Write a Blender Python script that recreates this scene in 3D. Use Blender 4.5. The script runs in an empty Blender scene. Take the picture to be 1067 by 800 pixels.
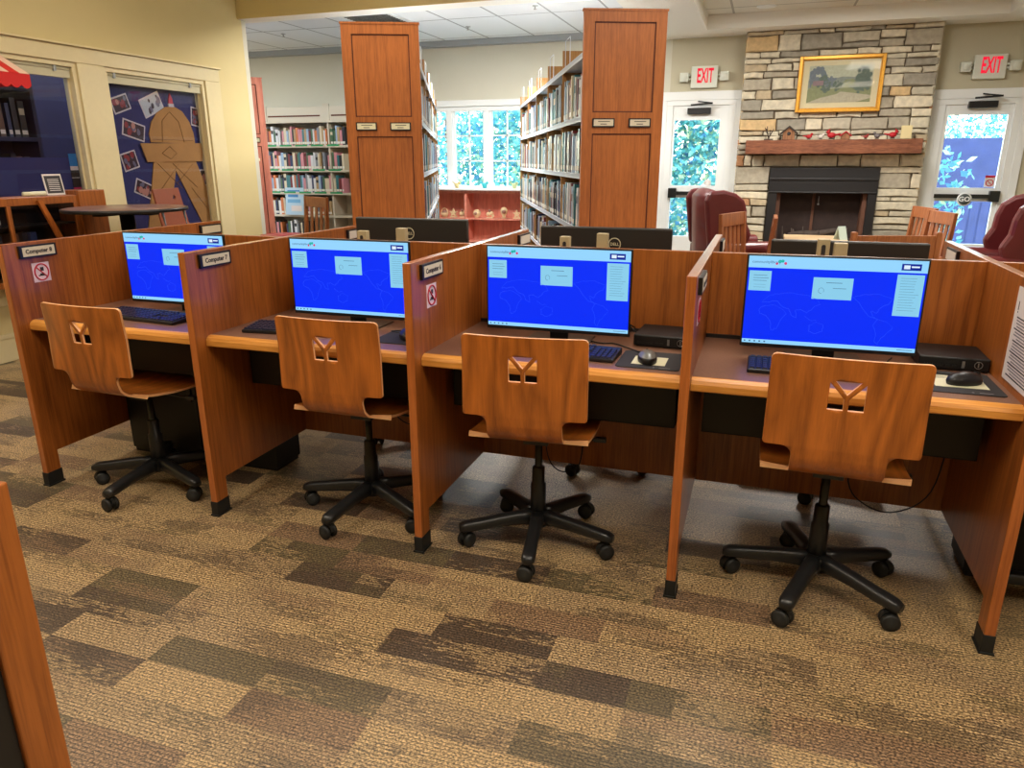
import bpy, bmesh, math, random
from mathutils import Vector, Matrix
PI = math.pi
scn = bpy.context.scene
col = scn.collection
rnd = random.Random(7)

# ------------------------------------------------------------------ helpers
def lin(c):
    return tuple(((x/255)/12.92 if x/255 <= .04045 else (((x/255)+.055)/1.055)**2.4) for x in c[:3]) + (1,)

class MB:
    """collects shapes into one mesh"""
    def __init__(s): s.v = []; s.f = []; s.m = []; s.sm = []
    def add(s, vs, fs, m=0, smooth=False, M=None):
        o = len(s.v)
        s.v += [tuple(M @ Vector(p)) if M else tuple(p) for p in vs]
        for f in fs: s.f.append([i+o for i in f]); s.m.append(m); s.sm.append(smooth)
        return s
    def box(s, x0, x1, y0, y1, z0, z1, m=0, M=None):
        vs = [(x, y, z) for z in (z0, z1) for y in (y0, y1) for x in (x0, x1)]
        return s.add(vs, [(0,2,3,1),(4,5,7,6),(0,1,5,4),(2,6,7,3),(0,4,6,2),(1,3,7,5)], m, False, M)
    def prism(s, pts, ax, a, b, m=0, M=None, mside=None):
        n = len(pts)
        def P(p, w):
            if ax == 'x': return (w, p[0], p[1])
            if ax == 'y': return (p[0], w, p[1])
            return (p[0], p[1], w)
        vs = [P(p, a) for p in pts] + [P(p, b) for p in pts]
        s.add(vs, [list(range(n)), list(range(2*n-1, n-1, -1))], m, False, M)
        o = len(s.v) - 2*n
        for i in range(n):
            j = (i+1) % n
            s.f.append([o+i, o+n+i, o+n+j, o+j]); s.sm.append(False)
            s.m.append(mside(pts[i], pts[j]) if mside else m)
        return s
    def lathe(s, prof, c=(0,0,0), n=20, m=0, smooth=True, M=None):
        vs = []; fs = []
        for r, z in prof:
            for k in range(n):
                a = 2*PI*k/n; vs.append((c[0]+r*math.cos(a), c[1]+r*math.sin(a), c[2]+z))
        for i in range(len(prof)-1):
            for k in range(n):
                l = (k+1) % n; fs.append((i*n+k, i*n+l, (i+1)*n+l, (i+1)*n+k))
        s.add(vs, fs, m, smooth, M)
        o = len(s.v)-len(vs); s.f.append([o+k for k in range(n-1,-1,-1)]); s.m.append(m); s.sm.append(False)
        o2 = len(s.v)-n; s.f.append([o2+k for k in range(n)]); s.m.append(m); s.sm.append(False)
        return s
    def tube(s, pts, r, n=8, m=0, M=None, cap=True):
        pts = [Vector(p) for p in pts]; rs = r if isinstance(r, (list, tuple)) else [r]*len(pts)
        vs = []; fs = []; t0 = (pts[1]-pts[0]).normalized()
        u = t0.orthogonal().normalized()
        for i, p in enumerate(pts):
            t = ((pts[min(i+1, len(pts)-1)]-pts[max(i-1, 0)])).normalized()
            u = (u - t*u.dot(t)).normalized(); w = t.cross(u)
            for k in range(n):
                a = 2*PI*k/n; vs.append(p+(u*math.cos(a)+w*math.sin(a))*rs[i])
        for i in range(len(pts)-1):
            for k in range(n):
                l = (k+1) % n; fs.append((i*n+k, i*n+l, (i+1)*n+l, (i+1)*n+k))
        if cap: fs += [list(range(n-1,-1,-1)), [len(pts)*n-n+k for k in range(n)]]
        return s.add(vs, fs, m, True, M)
    def ball(s, c, r, m=0, seg=12, rings=8, M=None, sc=(1,1,1)):
        vs = []; fs = []
        for i in range(rings+1):
            th = PI*i/rings
            for k in range(seg):
                a = 2*PI*k/seg
                vs.append((c[0]+sc[0]*r*math.sin(th)*math.cos(a), c[1]+sc[1]*r*math.sin(th)*math.sin(a), c[2]+sc[2]*r*math.cos(th)))
        for i in range(rings):
            for k in range(seg):
                l = (k+1) % seg; fs.append((i*seg+k, (i+1)*seg+k, (i+1)*seg+l, i*seg+l))
        return s.add(vs, fs, m, True, M)
    def quad(s, a, b, c, d, m=0): return s.add([a,b,c,d], [(0,1,2,3)], m)
    def text(s, body, size, M, m=0, depth=.0006, align='CENTER', bold=0):
        cu = bpy.data.curves.new('lettering', 'FONT'); cu.body = body; cu.size = size; cu.extrude = depth
        cu.align_x = align; cu.align_y = 'CENTER'; cu.resolution_u = 2; cu.offset = bold
        o = bpy.data.objects.new('lettering', cu); col.objects.link(o)
        dg = bpy.context.evaluated_depsgraph_get(); dg.update()
        me = bpy.data.meshes.new_from_object(o.evaluated_get(dg))
        s.add([v.co for v in me.vertices], [list(p.vertices) for p in me.polygons], m, False, M)
        bpy.data.objects.remove(o); bpy.data.meshes.remove(me); bpy.data.curves.remove(cu)
        return s
    def build(s, name, mats, parent=None, loc=None, bevel=0, weld=False):
        me = bpy.data.meshes.new(name); me.from_pydata([tuple(p) for p in s.v], [], s.f)
        if not isinstance(mats, (list, tuple)): mats = [mats]
        for m in mats: me.materials.append(m)
        for p, mi, sm in zip(me.polygons, s.m, s.sm): p.material_index = mi; p.use_smooth = sm
        me.update()
        bm = bmesh.new(); bm.from_mesh(me)
        if weld: bmesh.ops.remove_doubles(bm, verts=bm.verts, dist=1e-5)
        bmesh.ops.recalc_face_normals(bm, faces=bm.faces); bm.to_mesh(me); bm.free()
        o = bpy.data.objects.new(name, me); col.objects.link(o)
        if parent: o.parent = parent
        if loc: o.location = loc
        if bevel:
            b = o.modifiers.new('bevel', 'BEVEL'); b.width = bevel; b.segments = 2; b.limit_method = 'ANGLE'; b.angle_limit = math.radians(40)
            b.harden_normals = False
        return o

def tag(o, label, cat, group=None, kind=None):
    o['label'] = label; o['category'] = cat
    if group: o['group'] = group
    if kind: o['kind'] = kind
    return o
def thing(name, label, cat, loc=(0,0,0), rz=0, group=None):
    o = bpy.data.objects.new(name, None); col.objects.link(o); o.empty_display_size = .05
    o.location = loc; o.rotation_euler = (0, 0, rz)
    return tag(o, label, cat, group)
def struct(name, mb, mats, bevel=0):
    o = mb.build(name, mats, bevel=bevel); o['kind'] = 'structure'; return o
def kids(o): return [c for c in bpy.data.objects if c.parent == o]
def dup(o, parent=None, top=True):
    c = o.copy(); col.objects.link(c)
    if parent: c.parent = parent
    for ch in kids(o): dup(ch, c, False)
    return c

# plate: flat outline with holes filled, cut on a grid, mapped by fn(u, v, w)
def plate(loops, thick, fn, cuts_u=(), cuts_v=()):
    cu = bpy.data.curves.new('outline', 'CURVE'); cu.dimensions = '2D'; cu.fill_mode = 'BOTH'; cu.extrude = thick/2
    for L in loops:
        sp = cu.splines.new('POLY'); sp.points.add(len(L)-1)
        for i, p in enumerate(L): sp.points[i].co = (p[0], p[1], 0, 1)
        sp.use_cyclic_u = True
    o = bpy.data.objects.new('outline', cu); col.objects.link(o)
    dg = bpy.context.evaluated_depsgraph_get(); dg.update()
    me = bpy.data.meshes.new_from_object(o.evaluated_get(dg))
    bpy.data.objects.remove(o)
    bm = bmesh.new(); bm.from_mesh(me); bmesh.ops.remove_doubles(bm, verts=bm.verts, dist=1e-5)
    for u in cuts_u: bmesh.ops.bisect_plane(bm, geom=bm.verts[:]+bm.edges[:]+bm.faces[:], plane_co=(u,0,0), plane_no=(1,0,0))
    for v in cuts_v: bmesh.ops.bisect_plane(bm, geom=bm.verts[:]+bm.edges[:]+bm.faces[:], plane_co=(0,v,0), plane_no=(0,1,0))
    for v in bm.verts: v.co = fn(v.co.x, v.co.y, v.co.z)
    bmesh.ops.recalc_face_normals(bm, faces=bm.faces)
    out = MB(); bm.verts.index_update()
    out.add([v.co[:] for v in bm.verts], [[v.index for v in f.verts] for f in bm.faces])
    bm.free(); bpy.data.meshes.remove(me); bpy.data.curves.remove(cu)
    return out

# ------------------------------------------------------------------ materials
def new_mat(name):
    m = bpy.data.materials.new(name); m.use_nodes = True
    return m, m.node_tree.nodes, m.node_tree.links, m.node_tree.nodes['Principled BSDF']
def plain(name, c, rough=.5, metal=0, spec=.5, coat=0, var=0, scale=30, bump=0, sheen=0):
    m, N, L, B = new_mat(name)
    B.inputs['Base Color'].default_value = lin(c); B.inputs['Roughness'].default_value = rough
    B.inputs['Metallic'].default_value = metal; B.inputs['Specular IOR Level'].default_value = spec
    B.inputs['Coat Weight'].default_value = coat
    tc = N.new('ShaderNodeTexCoord'); no = N.new('ShaderNodeTexNoise'); no.inputs['Scale'].default_value = scale
    no.inputs['Detail'].default_value = 5
    L.new(tc.outputs['Object'], no.inputs['Vector'])
    if var:
        mx = N.new('ShaderNodeMix'); mx.data_type = 'RGBA'
        mx.inputs[6].default_value = lin([max(0, x*(1-var)) for x in c]); mx.inputs[7].default_value = lin([min(255, x*(1+var)) for x in c])
        L.new(no.outputs['Fac'], mx.inputs[0]); L.new(mx.outputs[2], B.inputs['Base Color'])
    if bump:
        b = N.new('ShaderNodeBump'); b.inputs['Strength'].default_value = bump; b.inputs['Distance'].default_value = .003
        L.new(no.outputs['Fac'], b.inputs['Height']); L.new(b.outputs['Normal'], B.inputs['Normal'])
    return m
def emit(name, c, s=1.0):
    m, N, L, B = new_mat(name)
    B.inputs['Base Color'].default_value = (0,0,0,1); B.inputs['Emission Color'].default_value = lin(c)
    B.inputs['Emission Strength'].default_value = s; B.inputs['Roughness'].default_value = .35; B.inputs['Specular IOR Level'].default_value = .2
    return m
def wood(name, dark, light, grain=(55, 55, 2.2), rough=.38, rings=0, fleck=.5, coat=.0):
    m, N, L, B = new_mat(name)
    tc = N.new('ShaderNodeTexCoord'); oi = N.new('ShaderNodeObjectInfo'); ad = N.new('ShaderNodeVectorMath'); ad.operation = 'ADD'
    sc = N.new('ShaderNodeVectorMath'); sc.operation = 'SCALE'; sc.inputs['Scale'].default_value = 7.3
    cx = N.new('ShaderNodeCombineXYZ')
    for k in range(3): L.new(oi.outputs['Random'], cx.inputs[k])
    L.new(cx.outputs[0], sc.inputs[0]); L.new(tc.outputs['Object'], ad.inputs[0]); L.new(sc.outputs[0], ad.inputs[1])
    mp = N.new('ShaderNodeMapping'); mp.inputs['Scale'].default_value = grain; L.new(ad.outputs[0], mp.inputs['Vector'])
    n1 = N.new('ShaderNodeTexNoise'); n1.inputs['Scale'].default_value = 1; n1.inputs['Detail'].default_value = 6; n1.inputs['Roughness'].default_value = .65
    L.new(mp.outputs[0], n1.inputs['Vector'])
    mp2 = N.new('ShaderNodeMapping'); mp2.inputs['Scale'].default_value = tuple(g*5 for g in grain); L.new(ad.outputs[0], mp2.inputs['Vector'])
    n2 = N.new('ShaderNodeTexNoise'); n2.inputs['Scale'].default_value = 1; n2.inputs['Detail'].default_value = 3; L.new(mp2.outputs[0], n2.inputs['Vector'])
    n3 = N.new('ShaderNodeTexNoise'); n3.inputs['Scale'].default_value = 2.2; n3.inputs['Detail'].default_value = 2; L.new(ad.outputs[0], n3.inputs['Vector'])
    fac = N.new('ShaderNodeMath'); fac.operation = 'MULTIPLY_ADD'; L.new(n2.outputs['Fac'], fac.inputs[0]); fac.inputs[1].default_value = fleck; L.new(n1.outputs['Fac'], fac.inputs[2])
    fac2 = N.new('ShaderNodeMath'); fac2.operation = 'MULTIPLY_ADD'; L.new(n3.outputs['Fac'], fac2.inputs[0]); fac2.inputs[1].default_value = .35; L.new(fac.outputs[0], fac2.inputs[2])
    last = fac2
    if rings:
        mp3 = N.new('ShaderNodeMapping'); mp3.inputs['Scale'].default_value = (7, 1, 1.3); L.new(ad.outputs[0], mp3.inputs['Vector'])
        n4 = N.new('ShaderNodeTexNoise'); n4.inputs['Scale'].default_value = .9; n4.inputs['Detail'].default_value = 1.5; L.new(mp3.outputs[0], n4.inputs['Vector'])
        ml = N.new('ShaderNodeMath'); ml.operation = 'MULTIPLY'; ml.inputs[1].default_value = 16; L.new(n4.outputs['Fac'], ml.inputs[0])
        fr = N.new('ShaderNodeMath'); fr.operation = 'PINGPONG'; fr.inputs[1].default_value = 1; L.new(ml.outputs[0], fr.inputs[0])
        ma = N.new('ShaderNodeMath'); ma.operation = 'MULTIPLY_ADD'; ma.inputs[1].default_value = rings; L.new(fr.outputs[0], ma.inputs[0]); L.new(fac2.outputs[0], ma.inputs[2])
        last = ma
    lo = .5+.25*fleck+.0; cr = N.new('ShaderNodeMapRange'); cr.inputs['From Min'].default_value = .52+fleck*.5-.12+.0; cr.inputs['From Max'].default_value = .82+fleck*.5+rings*.9
    L.new(last.outputs[0], cr.inputs['Value'])
    mx = N.new('ShaderNodeMix'); mx.data_type = 'RGBA'; mx.inputs[6].default_value = lin(dark); mx.inputs[7].default_value = lin(light)
    L.new(cr.outputs[0], mx.inputs[0]); L.new(mx.outputs[2], B.inputs['Base Color'])
    B.inputs['Roughness'].default_value = rough; B.inputs['Coat Weight'].default_value = coat; B.inputs['Coat Roughness'].default_value = .14
    b = N.new('ShaderNodeBump'); b.inputs['Strength'].default_value = .12; b.inputs['Distance'].default_value = .001
    L.new(n2.outputs['Fac'], b.inputs['Height']); L.new(b.outputs['Normal'], B.inputs['Normal'])
    return m

M = {}
M['panel'] = wood('cherry_veneer', (116,60,20), (168,96,38), rough=.38, coat=.25)
M['edge'] = wood('solid_edge', (142,72,24), (186,104,44), grain=(70,70,2.5), rough=.3, coat=.9)
M['nosing'] = wood('maple_nosing', (188,118,44), (226,158,74), grain=(2.5,60,60), rough=.35)
M['ply'] = wood('chair_plywood', (128,68,20), (196,112,42), grain=(45,45,1.8), rough=.3, rings=.5, coat=.3)
M['plyedge'] = plain('plywood_edge', (232,176,124), .45)
M['end'] = wood('range_end_wood', (142,78,28), (186,108,46), grain=(75,75,3), rough=.45, fleck=.7)
M['endline'] = plain('panel_groove', (92,40,14), .6)
M['redwood'] = wood('cherry_red_wood', (190,108,92), (226,148,126), grain=(20,20,2), rough=.5)
M['oak'] = wood('oak_chair_wood', (120,64,30), (170,104,60), grain=(60,60,3), rough=.35)
M['beam'] = wood('rough_beam', (84,42,26), (140,86,58), grain=(3,30,30), rough=.8, fleck=.8)
M['black'] = plain('black_plastic', (22,22,24), .38)
M['rubber'] = plain('black_rubber', (20,21,20), .6)
M['arm'] = plain('black_nylon', (27,28,29), .36, bump=.05, scale=300)
M['steel'] = plain('dark_steel', (60,62,62), .3, metal=.8)
M['chrome'] = plain('brushed_steel', (170,172,172), .35, metal=.9)
M['blackmetal'] = plain('black_painted_metal', (9,9,10), .5)
M['backshell'] = plain('monitor_back_shell', (38,36,34), .42)
M['cream'] = plain('cream_trim_paint', (222,208,164), .45, var=.02)
M['yellow'] = plain('yellow_wall_paint', (214,198,146), .75, var=.03, scale=2)
M['offwhite'] = plain('pale_wall_paint', (206,204,188), .8, var=.02, scale=2)
M['beige'] = plain('beige_wall_paint', (190,184,160), .8, var=.03, scale=2)
M['soffit'] = plain('white_soffit_paint', (240,240,232), .8)
M['white'] = plain('white_paint', (232,236,236), .45)
M['paper'] = plain('white_paper', (218,210,206), .7)
M['note'] = plain('cream_card', (226,222,188), .6)
M['ink'] = plain('black_ink', (40,36,36), .6)
M['greyink'] = plain('grey_ink', (120,116,118), .6)
M['signplate'] = plain('sign_insert', (216,206,180), .6)
M['pinkpaper'] = plain('pale_pink_sticker', (226,206,214), .6)
M['redring'] = plain('red_ring', (190,30,56), .5)
M['mousegrey'] = plain('grey_mouse_shell', (112,114,110), .3, coat=.3)
M['pad'] = plain('mouse_pad_cloth', (44,42,44), .8)
M['key'] = plain('dark_keycap', (36,40,62), .35)
M['laminate'] = plain('speckled_laminate', (120,86,68), .38, var=.28, scale=260)
M['leather'] = plain('burgundy_leather', (98,34,36), .33, var=.12, scale=6, coat=.2)
M['redpad'] = plain('red_vinyl', (165,50,62), .4)
M['beigeplastic'] = plain('beige_plastic', (176,160,124), .5)
M['shelfcream'] = plain('cream_metal_shelf', (206,198,178), .5)
M['shelfwhite'] = plain('white_metal_shelf', (214,222,232), .4)
M['tan'] = wood('tan_divider_wood', (132,92,44), (176,130,72), grain=(30,30,2), rough=.6)
M['gold'] = plain('gold_frame', (206,148,44), .35, metal=.35, var=.15, scale=60)
M['mat'] = plain('picture_mat', (214,204,166), .8)
M['cardboard'] = plain('corrugated_cardboard', (190,142,78), .8, var=.08, scale=8)
M['cardline'] = plain('cardboard_drawn_line', (140,96,46), .8)
M['bluepaper'] = plain('navy_bulletin_paper', (44,50,104), .8, var=.06, scale=5)
M['navydark'] = plain('dark_navy_board', (34,38,72), .6, var=.2, scale=4)
M['darkroom'] = plain('dark_room_board', (30,28,30), .7)
M['red'] = plain('red_fabric', (206,24,24), .7)
M['stripe'] = plain('white_fabric', (232,196,176), .7)
M['grill'] = plain('black_firebox_metal', (24,23,24), .45)
M['soot'] = plain('sooty_brick', (52,38,34), .8, var=.3, scale=12)
M['firepanel'] = plain('brown_firebrick', (98,62,44), .7, var=.2, scale=14)
M['log'] = plain('burnt_log', (72,62,56), .9, var=.4, scale=20, bump=.6)
M['green'] = plain('green_label_strip', (40,150,90), .5)
M['exitred'] = emit('exit_letter_red', (255,20,60), 1.0)
M['exitbox'] = plain('exit_sign_housing', (214,218,206), .5)
M['blind'] = plain('roller_blind', (196,190,160), .6)
M['ceilmetal'] = plain('grey_metal_rail', (150,156,160), .4)
M['mortar'] = plain('dark_mortar', (96,84,66), .95, bump=.4, scale=90)
for i, c in enumerate([(180,172,152),(196,188,166),(164,156,138),(206,196,172),(196,168,124),(176,132,96),(146,140,126),(178,162,134)]):
    M['stone%d' % i] = plain('stone_face_%s' % 'abcdefgh'[i], c, .9, var=.2, scale=18, bump=.8)

# glass for windows and doors
def glass_mat(name, tint=(235,245,245), refl=.06):
    m, N, L, B = new_mat(name); N.remove(B)
    out = N['Material Output']; tr = N.new('ShaderNodeBsdfTransparent'); tr.inputs[0].default_value = lin(tint)
    gl = N.new('ShaderNodeBsdfGlossy'); gl.inputs['Roughness'].default_value = .02
    mx = N.new('ShaderNodeMixShader'); mx.inputs[0].default_value = refl
    L.new(tr.outputs[0], mx.inputs[1]); L.new(gl.outputs[0], mx.inputs[2]); L.new(mx.outputs[0], out.inputs[0])
    return m
M['glass'] = glass_mat('window_glass'); M['darkglass'] = glass_mat('interior_glass', (240,240,245), .035)

# carpet tiles: bars 0.37 x 0.122 m in three tones with streaks and loop rows
def carpet():
    m, N, L, B = new_mat('carpet_tile')
    tc = N.new('ShaderNodeTexCoord'); sp = N.new('ShaderNodeSeparateXYZ'); L.new(tc.outputs['Object'], sp.inputs[0])
    def math_(op, a, b=None, c=None):
        n = N.new('ShaderNodeMath'); n.operation = op
        for i, x in enumerate((a, b, c)):
            if x is None: continue
            if isinstance(x, (int, float)): n.inputs[i].default_value = x
            else: L.new(x, n.inputs[i])
        return n.outputs[0]
    def comb(x, y, z=0):
        n = N.new('ShaderNodeCombineXYZ')
        for i, q in enumerate((x, y, z)):
            if isinstance(q, (int, float)): n.inputs[i].default_value = q
            else: L.new(q, n.inputs[i])
        return n.outputs[0]
    def white(v):
        n = N.new('ShaderNodeTexWhiteNoise'); n.noise_dimensions = '3D'; L.new(v, n.inputs['Vector']); return n.outputs['Value']
    def noise(v, s, d=2):
        n = N.new('ShaderNodeTexNoise'); n.inputs['Scale'].default_value = s; n.inputs['Detail'].default_value = d; L.new(v, n.inputs['Vector']); return n.outputs['Fac']
    X, Y = sp.outputs[0], sp.outputs[1]
    def bars(h, w, seed, oy=0.0):
        row = math_('FLOOR', math_('DIVIDE', math_('ADD', Y, oy), h))
        off = math_('MULTIPLY', white(comb(row, seed, 3.1)), w*1.0)
        offq = math_('MULTIPLY', math_('FLOOR', math_('MULTIPLY', off, 3/w)), w/3)
        cell = math_('FLOOR', math_('DIVIDE', math_('ADD', X, offq), w))
        return white(comb(cell, row, seed))
    b1 = bars(.122, .37, 1.7, .07); b2 = bars(.061, .37, 9.3, .07)
    streak = noise(comb(math_('MULTIPLY', X, 22.0), math_('MULTIPLY', Y, 110.0)), 1.0, 4)
    speck = noise(comb(math_('MULTIPLY', X, 150.0), math_('MULTIPLY', Y, 190.0)), 1.0, 2)
    speck2 = noise(comb(math_('MULTIPLY', X, 90.0), math_('MULTIPLY', Y, 150.0)), 1.0, 2)
    def ramp(f, stops, interp='LINEAR'):
        r = N.new('ShaderNodeValToRGB'); r.color_ramp.interpolation = interp
        while len(r.color_ramp.elements) < len(stops): r.color_ramp.elements.new(.5)
        for e, (p, c) in zip(r.color_ramp.elements, stops): e.position = p; e.color = c
        L.new(f, r.inputs[0]); return r.outputs[0]
    def mix(f, a, b, mode='MIX'):
        n = N.new('ShaderNodeMix'); n.data_type = 'RGBA'; n.blend_type = mode
        for i, q in ((0, f), (6, a), (7, b)):
            if isinstance(q, (int, float, tuple)): n.inputs[i].default_value = q
            else: L.new(q, n.inputs[i])
        return n.outputs[2]
    tan, tan2, mid, dark, olive = lin((164,140,103)), lin((152,130,98)), lin((128,104,80)), lin((80,66,53)), lin((98,86,62))
    c1 = ramp(b1, [(0, tan), (.32, tan2), (.56, mid), (.66, tan), (.77, olive), (.88, dark)], 'CONSTANT')
    c2 = ramp(b2, [(0, tan), (.42, mid), (.62, olive), (.8, dark)], 'CONSTANT')
    # some bars fade through streaks into the second layer
    patch = noise(comb(math_('MULTIPLY', X, 3.2), math_('MULTIPLY', Y, 6.0)), 1.0, 1)
    f = math_('MULTIPLY', math_('GREATER_THAN', math_('ADD', streak, math_('MULTIPLY', patch, .8)), .93), .6)
    base = mix(f, c1, c2)
    fine = ramp(speck, [(.32, (.12,.11,.10,1)), (.48, (.80,.79,.77,1)), (.66, (1.75,1.72,1.65,1))])
    base = mix(1.0, base, fine, 'MULTIPLY')
    # loop rows running along X
    rowp = math_('PINGPONG', math_('MULTIPLY', math_('ADD', Y, math_('MULTIPLY', speck2, .0035)), 1/.0055), 1.0)
    rows = ramp(rowp, [(.05, (.30,.27,.25,1)), (.5, (1.2,1.2,1.18,1))])
    base = mix(.85, base, rows, 'MULTIPLY')
    seam = math_('GREATER_THAN', math_('PINGPONG', math_('ADD', Y, .07), .305), .3035)
    seamx = math_('GREATER_THAN', math_('PINGPONG', math_('ADD', X, .11), .305), .3038)
    base = mix(math_('MULTIPLY', math_('MAXIMUM', seam, seamx), .3), base, lin((70,54,40)))
    L.new(base, B.inputs['Base Color'])
    B.inputs['Roughness'].default_value = .47; B.inputs['Specular IOR Level'].default_value = .7
    bp = N.new('ShaderNodeBump'); bp.inputs['Strength'].default_value = .25; bp.inputs['Distance'].default_value = .003
    L.new(math_('ADD', speck, math_('MULTIPLY', rowp, .6)), bp.inputs['Height']); L.new(bp.outputs[0], B.inputs['Normal'])
    return m
M['carpet'] = carpet()

def tile_ceiling(name, c, w=.61, h=1.22, line=(150,156,160)):
    m, N, L, B = new_mat(name)
    tc = N.new('ShaderNodeTexCoord'); sp = N.new('ShaderNodeSeparateXYZ'); L.new(tc.outputs['Object'], sp.inputs[0])
    outs = []
    for k, s in ((0, w), (1, h)):
        a = N.new('ShaderNodeMath'); a.operation = 'PINGPONG'; a.inputs[1].default_value = s/2; L.new(sp.outputs[k], a.inputs[0])
        g = N.new('ShaderNodeMath'); g.operation = 'LESS_THAN'; g.inputs[1].default_value = .012; L.new(a.outputs[0], g.inputs[0]); outs.append(g)
    mxm = N.new('ShaderNodeMath'); mxm.operation = 'MAXIMUM'; L.new(outs[0].outputs[0], mxm.inputs[0]); L.new(outs[1].outputs[0], mxm.inputs[1])
    mx = N.new('ShaderNodeMix'); mx.data_type = 'RGBA'; mx.inputs[6].default_value = lin(c); mx.inputs[7].default_value = lin(line)
    L.new(mxm.outputs[0], mx.inputs[0]); L.new(mx.outputs[2], B.inputs['Base Color']); B.inputs['Roughness'].default_value = .8
    return m
M['tileceil'] = tile_ceiling('ceiling_tile', (226,232,236))
M['traytile'] = tile_ceiling('tray_ceiling_tile', (222,220,208), 1.22, .61, (170,168,156))

# ------------------------------------------------------------------ measures
W, D, H, T, E = .9167, .642, 1.068, .030, 1.305   # carrel pitch, half depth, height, panel thickness, full depth
XL, YB, ZS = -2.17, 7.6, 2.79                     # left wall, back wall, soffit height
DESK = .745

# ------------------------------------------------------------------ the setting
struct('floor', MB().box(-6.6, 6.6, -5.1, 7.7, -.06, 0), M['carpet'])
# left wall with two interior windows (openings y 1.2-2.50 and 2.755-3.905, z .80-2.11)
wl = MB()
for y0, y1, z0, z1 in ((-5.1,4.55,2.115,3.3), (-5.1,4.55,0,.53), (-5.1,1.15,.53,2.115), (2.50,2.755,.53,2.115), (3.905,4.55,.53,2.115)):
    wl.box(XL-.14, XL, y0, y1, z0, z1)
struct('wall_left', wl, M['yellow'])
struct('wall_return', MB().box(XL-.30, XL-.0, 4.55, 4.61, 0, 2.735), M['offwhite'])
struct('wall_back_left', MB().box(-6.6, -1.95, YB, YB+.15, 0, 3.3).box(.38, 1.72, YB, YB+.15, 0, 3.3)
       .box(-1.95, .38, YB, YB+.15, 0, 1.0).box(-1.95, .38, YB, YB+.15, 2.09, 3.3), M['offwhite'])
struct('wall_back_right', MB().box(1.72, 2.50, YB, YB+.15, 2.09, 3.3).box(2.50, 4.72, YB, YB+.15, 0, 3.3)
       .box(4.72, 5.50, YB, YB+.15, 2.02, 3.3).box(5.50, 6.6, YB, YB+.15, 0, 3.3), M['beige'])
struct('wall_right', MB().box(6.45, 6.6, -5.1, 7.6, 0, 3.3), M['beige'])
struct('wall_front', MB().box(-6.6, 6.6, -5.25, -5.1, 0, 3.3), M['yellow'])
struct('wall_far_left', MB().box(-6.6, -6.45, -5.1, 7.6, 0, 3.3), M['offwhite'])
# header between the two rooms, soffit bands, ceilings
struct('header_beam', MB().box(XL-.3, 1.51, 4.49, 4.50, 2.735, 3.3, 0).box(XL-.3, 1.51, 4.50, 4.72, 2.735, 3.3, 1), [M['yellow'], M['soffit']])
struct('ceiling_near', MB().box(XL-.2, 1.51, -5.1, 4.49, 3.12, 3.2), M['yellow'])
struct('ceiling_library', MB().box(-6.6, 1.51, 4.72, 7.6, 2.9, 2.98), M['tileceil'])
struct('soffit', MB().box(1.51, 2.164, -5.1, 7.6, ZS, 3.2).box(2.164, 5.107, 7.049, 7.6, ZS, 3.2).box(5.107, 6.5, -5.1, 7.6, ZS, 3.2)
       .box(1.49, 1.51, 4.72, 7.6, ZS, 2.9), M['soffit'])
struct('ceiling_tray', MB().box(2.164, 5.107, -5.1, 7.049, 2.94, 3.0), M['traytile'])
struct('trim_1', MB().box(-6.4, 1.49, 7.46, 7.6, 2.83, 2.9), M['ceilmetal'])
# left window trims
tr = MB()
x0, x1 = XL, XL+.022
tr.box(x0, x1, -1, 4.105, 2.115, 2.228); tr.box(x0, x1, 2.50, 2.755, .53, 2.115); tr.box(x0, x1, 3.905, 4.105, .53, 2.115)
tr.box(x0, x1+.02, -1, 4.12, 2.229, 2.243)
struct('trim_2', tr, M['cream'], .004)
def left_window(i, y0, y1):
    fr = MB()
    xa, xb = XL-.07, XL+.006
    fr.box(xa, xb, y0, y0+.035, .565, 2.08); fr.box(xa, xb, y1-.035, y1, .565, 2.08); fr.box(xa, xb, y0, y1, 2.08, 2.115); fr.box(xa, xb+.03, y0, y1, .53, .565)
    fr.box(xa+.001, xa+.03, y0+.035, y0+.052, .565, 2.08); fr.box(xa+.001, xa+.03, y1-.052, y1-.035, .565, 2.08)
    w = struct('window_%d' % i, fr, M['cream'], .003)
    g = MB().box(xa+.018, xa+.022, y0+.045, y1-.045, .57, 2.07).build('pane', M['darkglass'], w)
    b = MB().box(xa+.024, xa+.055, y0+.045, y1-.045, 2.0, 2.06)
    b.tube([(xa+.05, y0+.04, 2.066), (xa+.05, y1-.04, 2.066)], .014, 10)
    b.build('roller_blind', [M['blind']], w)
    MB().box(xa+.055, xa+.072, y0+.10, y0+.12, 2.04, 2.079).box(xa+.055, xa+.072, y1-.19, y1-.17, 2.04, 2.079).build('blind_bracket', M['ceilmetal'], w)
    return w
left_window(1, 1.15, 2.50); left_window(2, 2.755, 3.905)
# panelled apron under the windows with rail and baseboard
ap = MB().box(x0, x1+.03, -1, 4.4, .47, .53)
for y in (-.4, .55, 1.30, 2.5, 3.6): ap.box(x0, x1, y, y+.12, .2, .47)
ap.box(x0, x1, -1, 4.4, .40, .47)
struct('trim_3', ap, M['cream'], .004)
struct('baseboard_left', MB().box(x0, x1+.006, -1, 4.5, 0, .19).box(x0, x1+.014, -1, 4.5, .17, .2), M['cream'], .004)
struct('trim_4', MB().box(-2.47, -2.33, 4.69, 4.80, 0, 1.40).box(-2.49, -2.31, 4.68, 4.82, 1.39, 1.42), M['cream'], .003)

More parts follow.
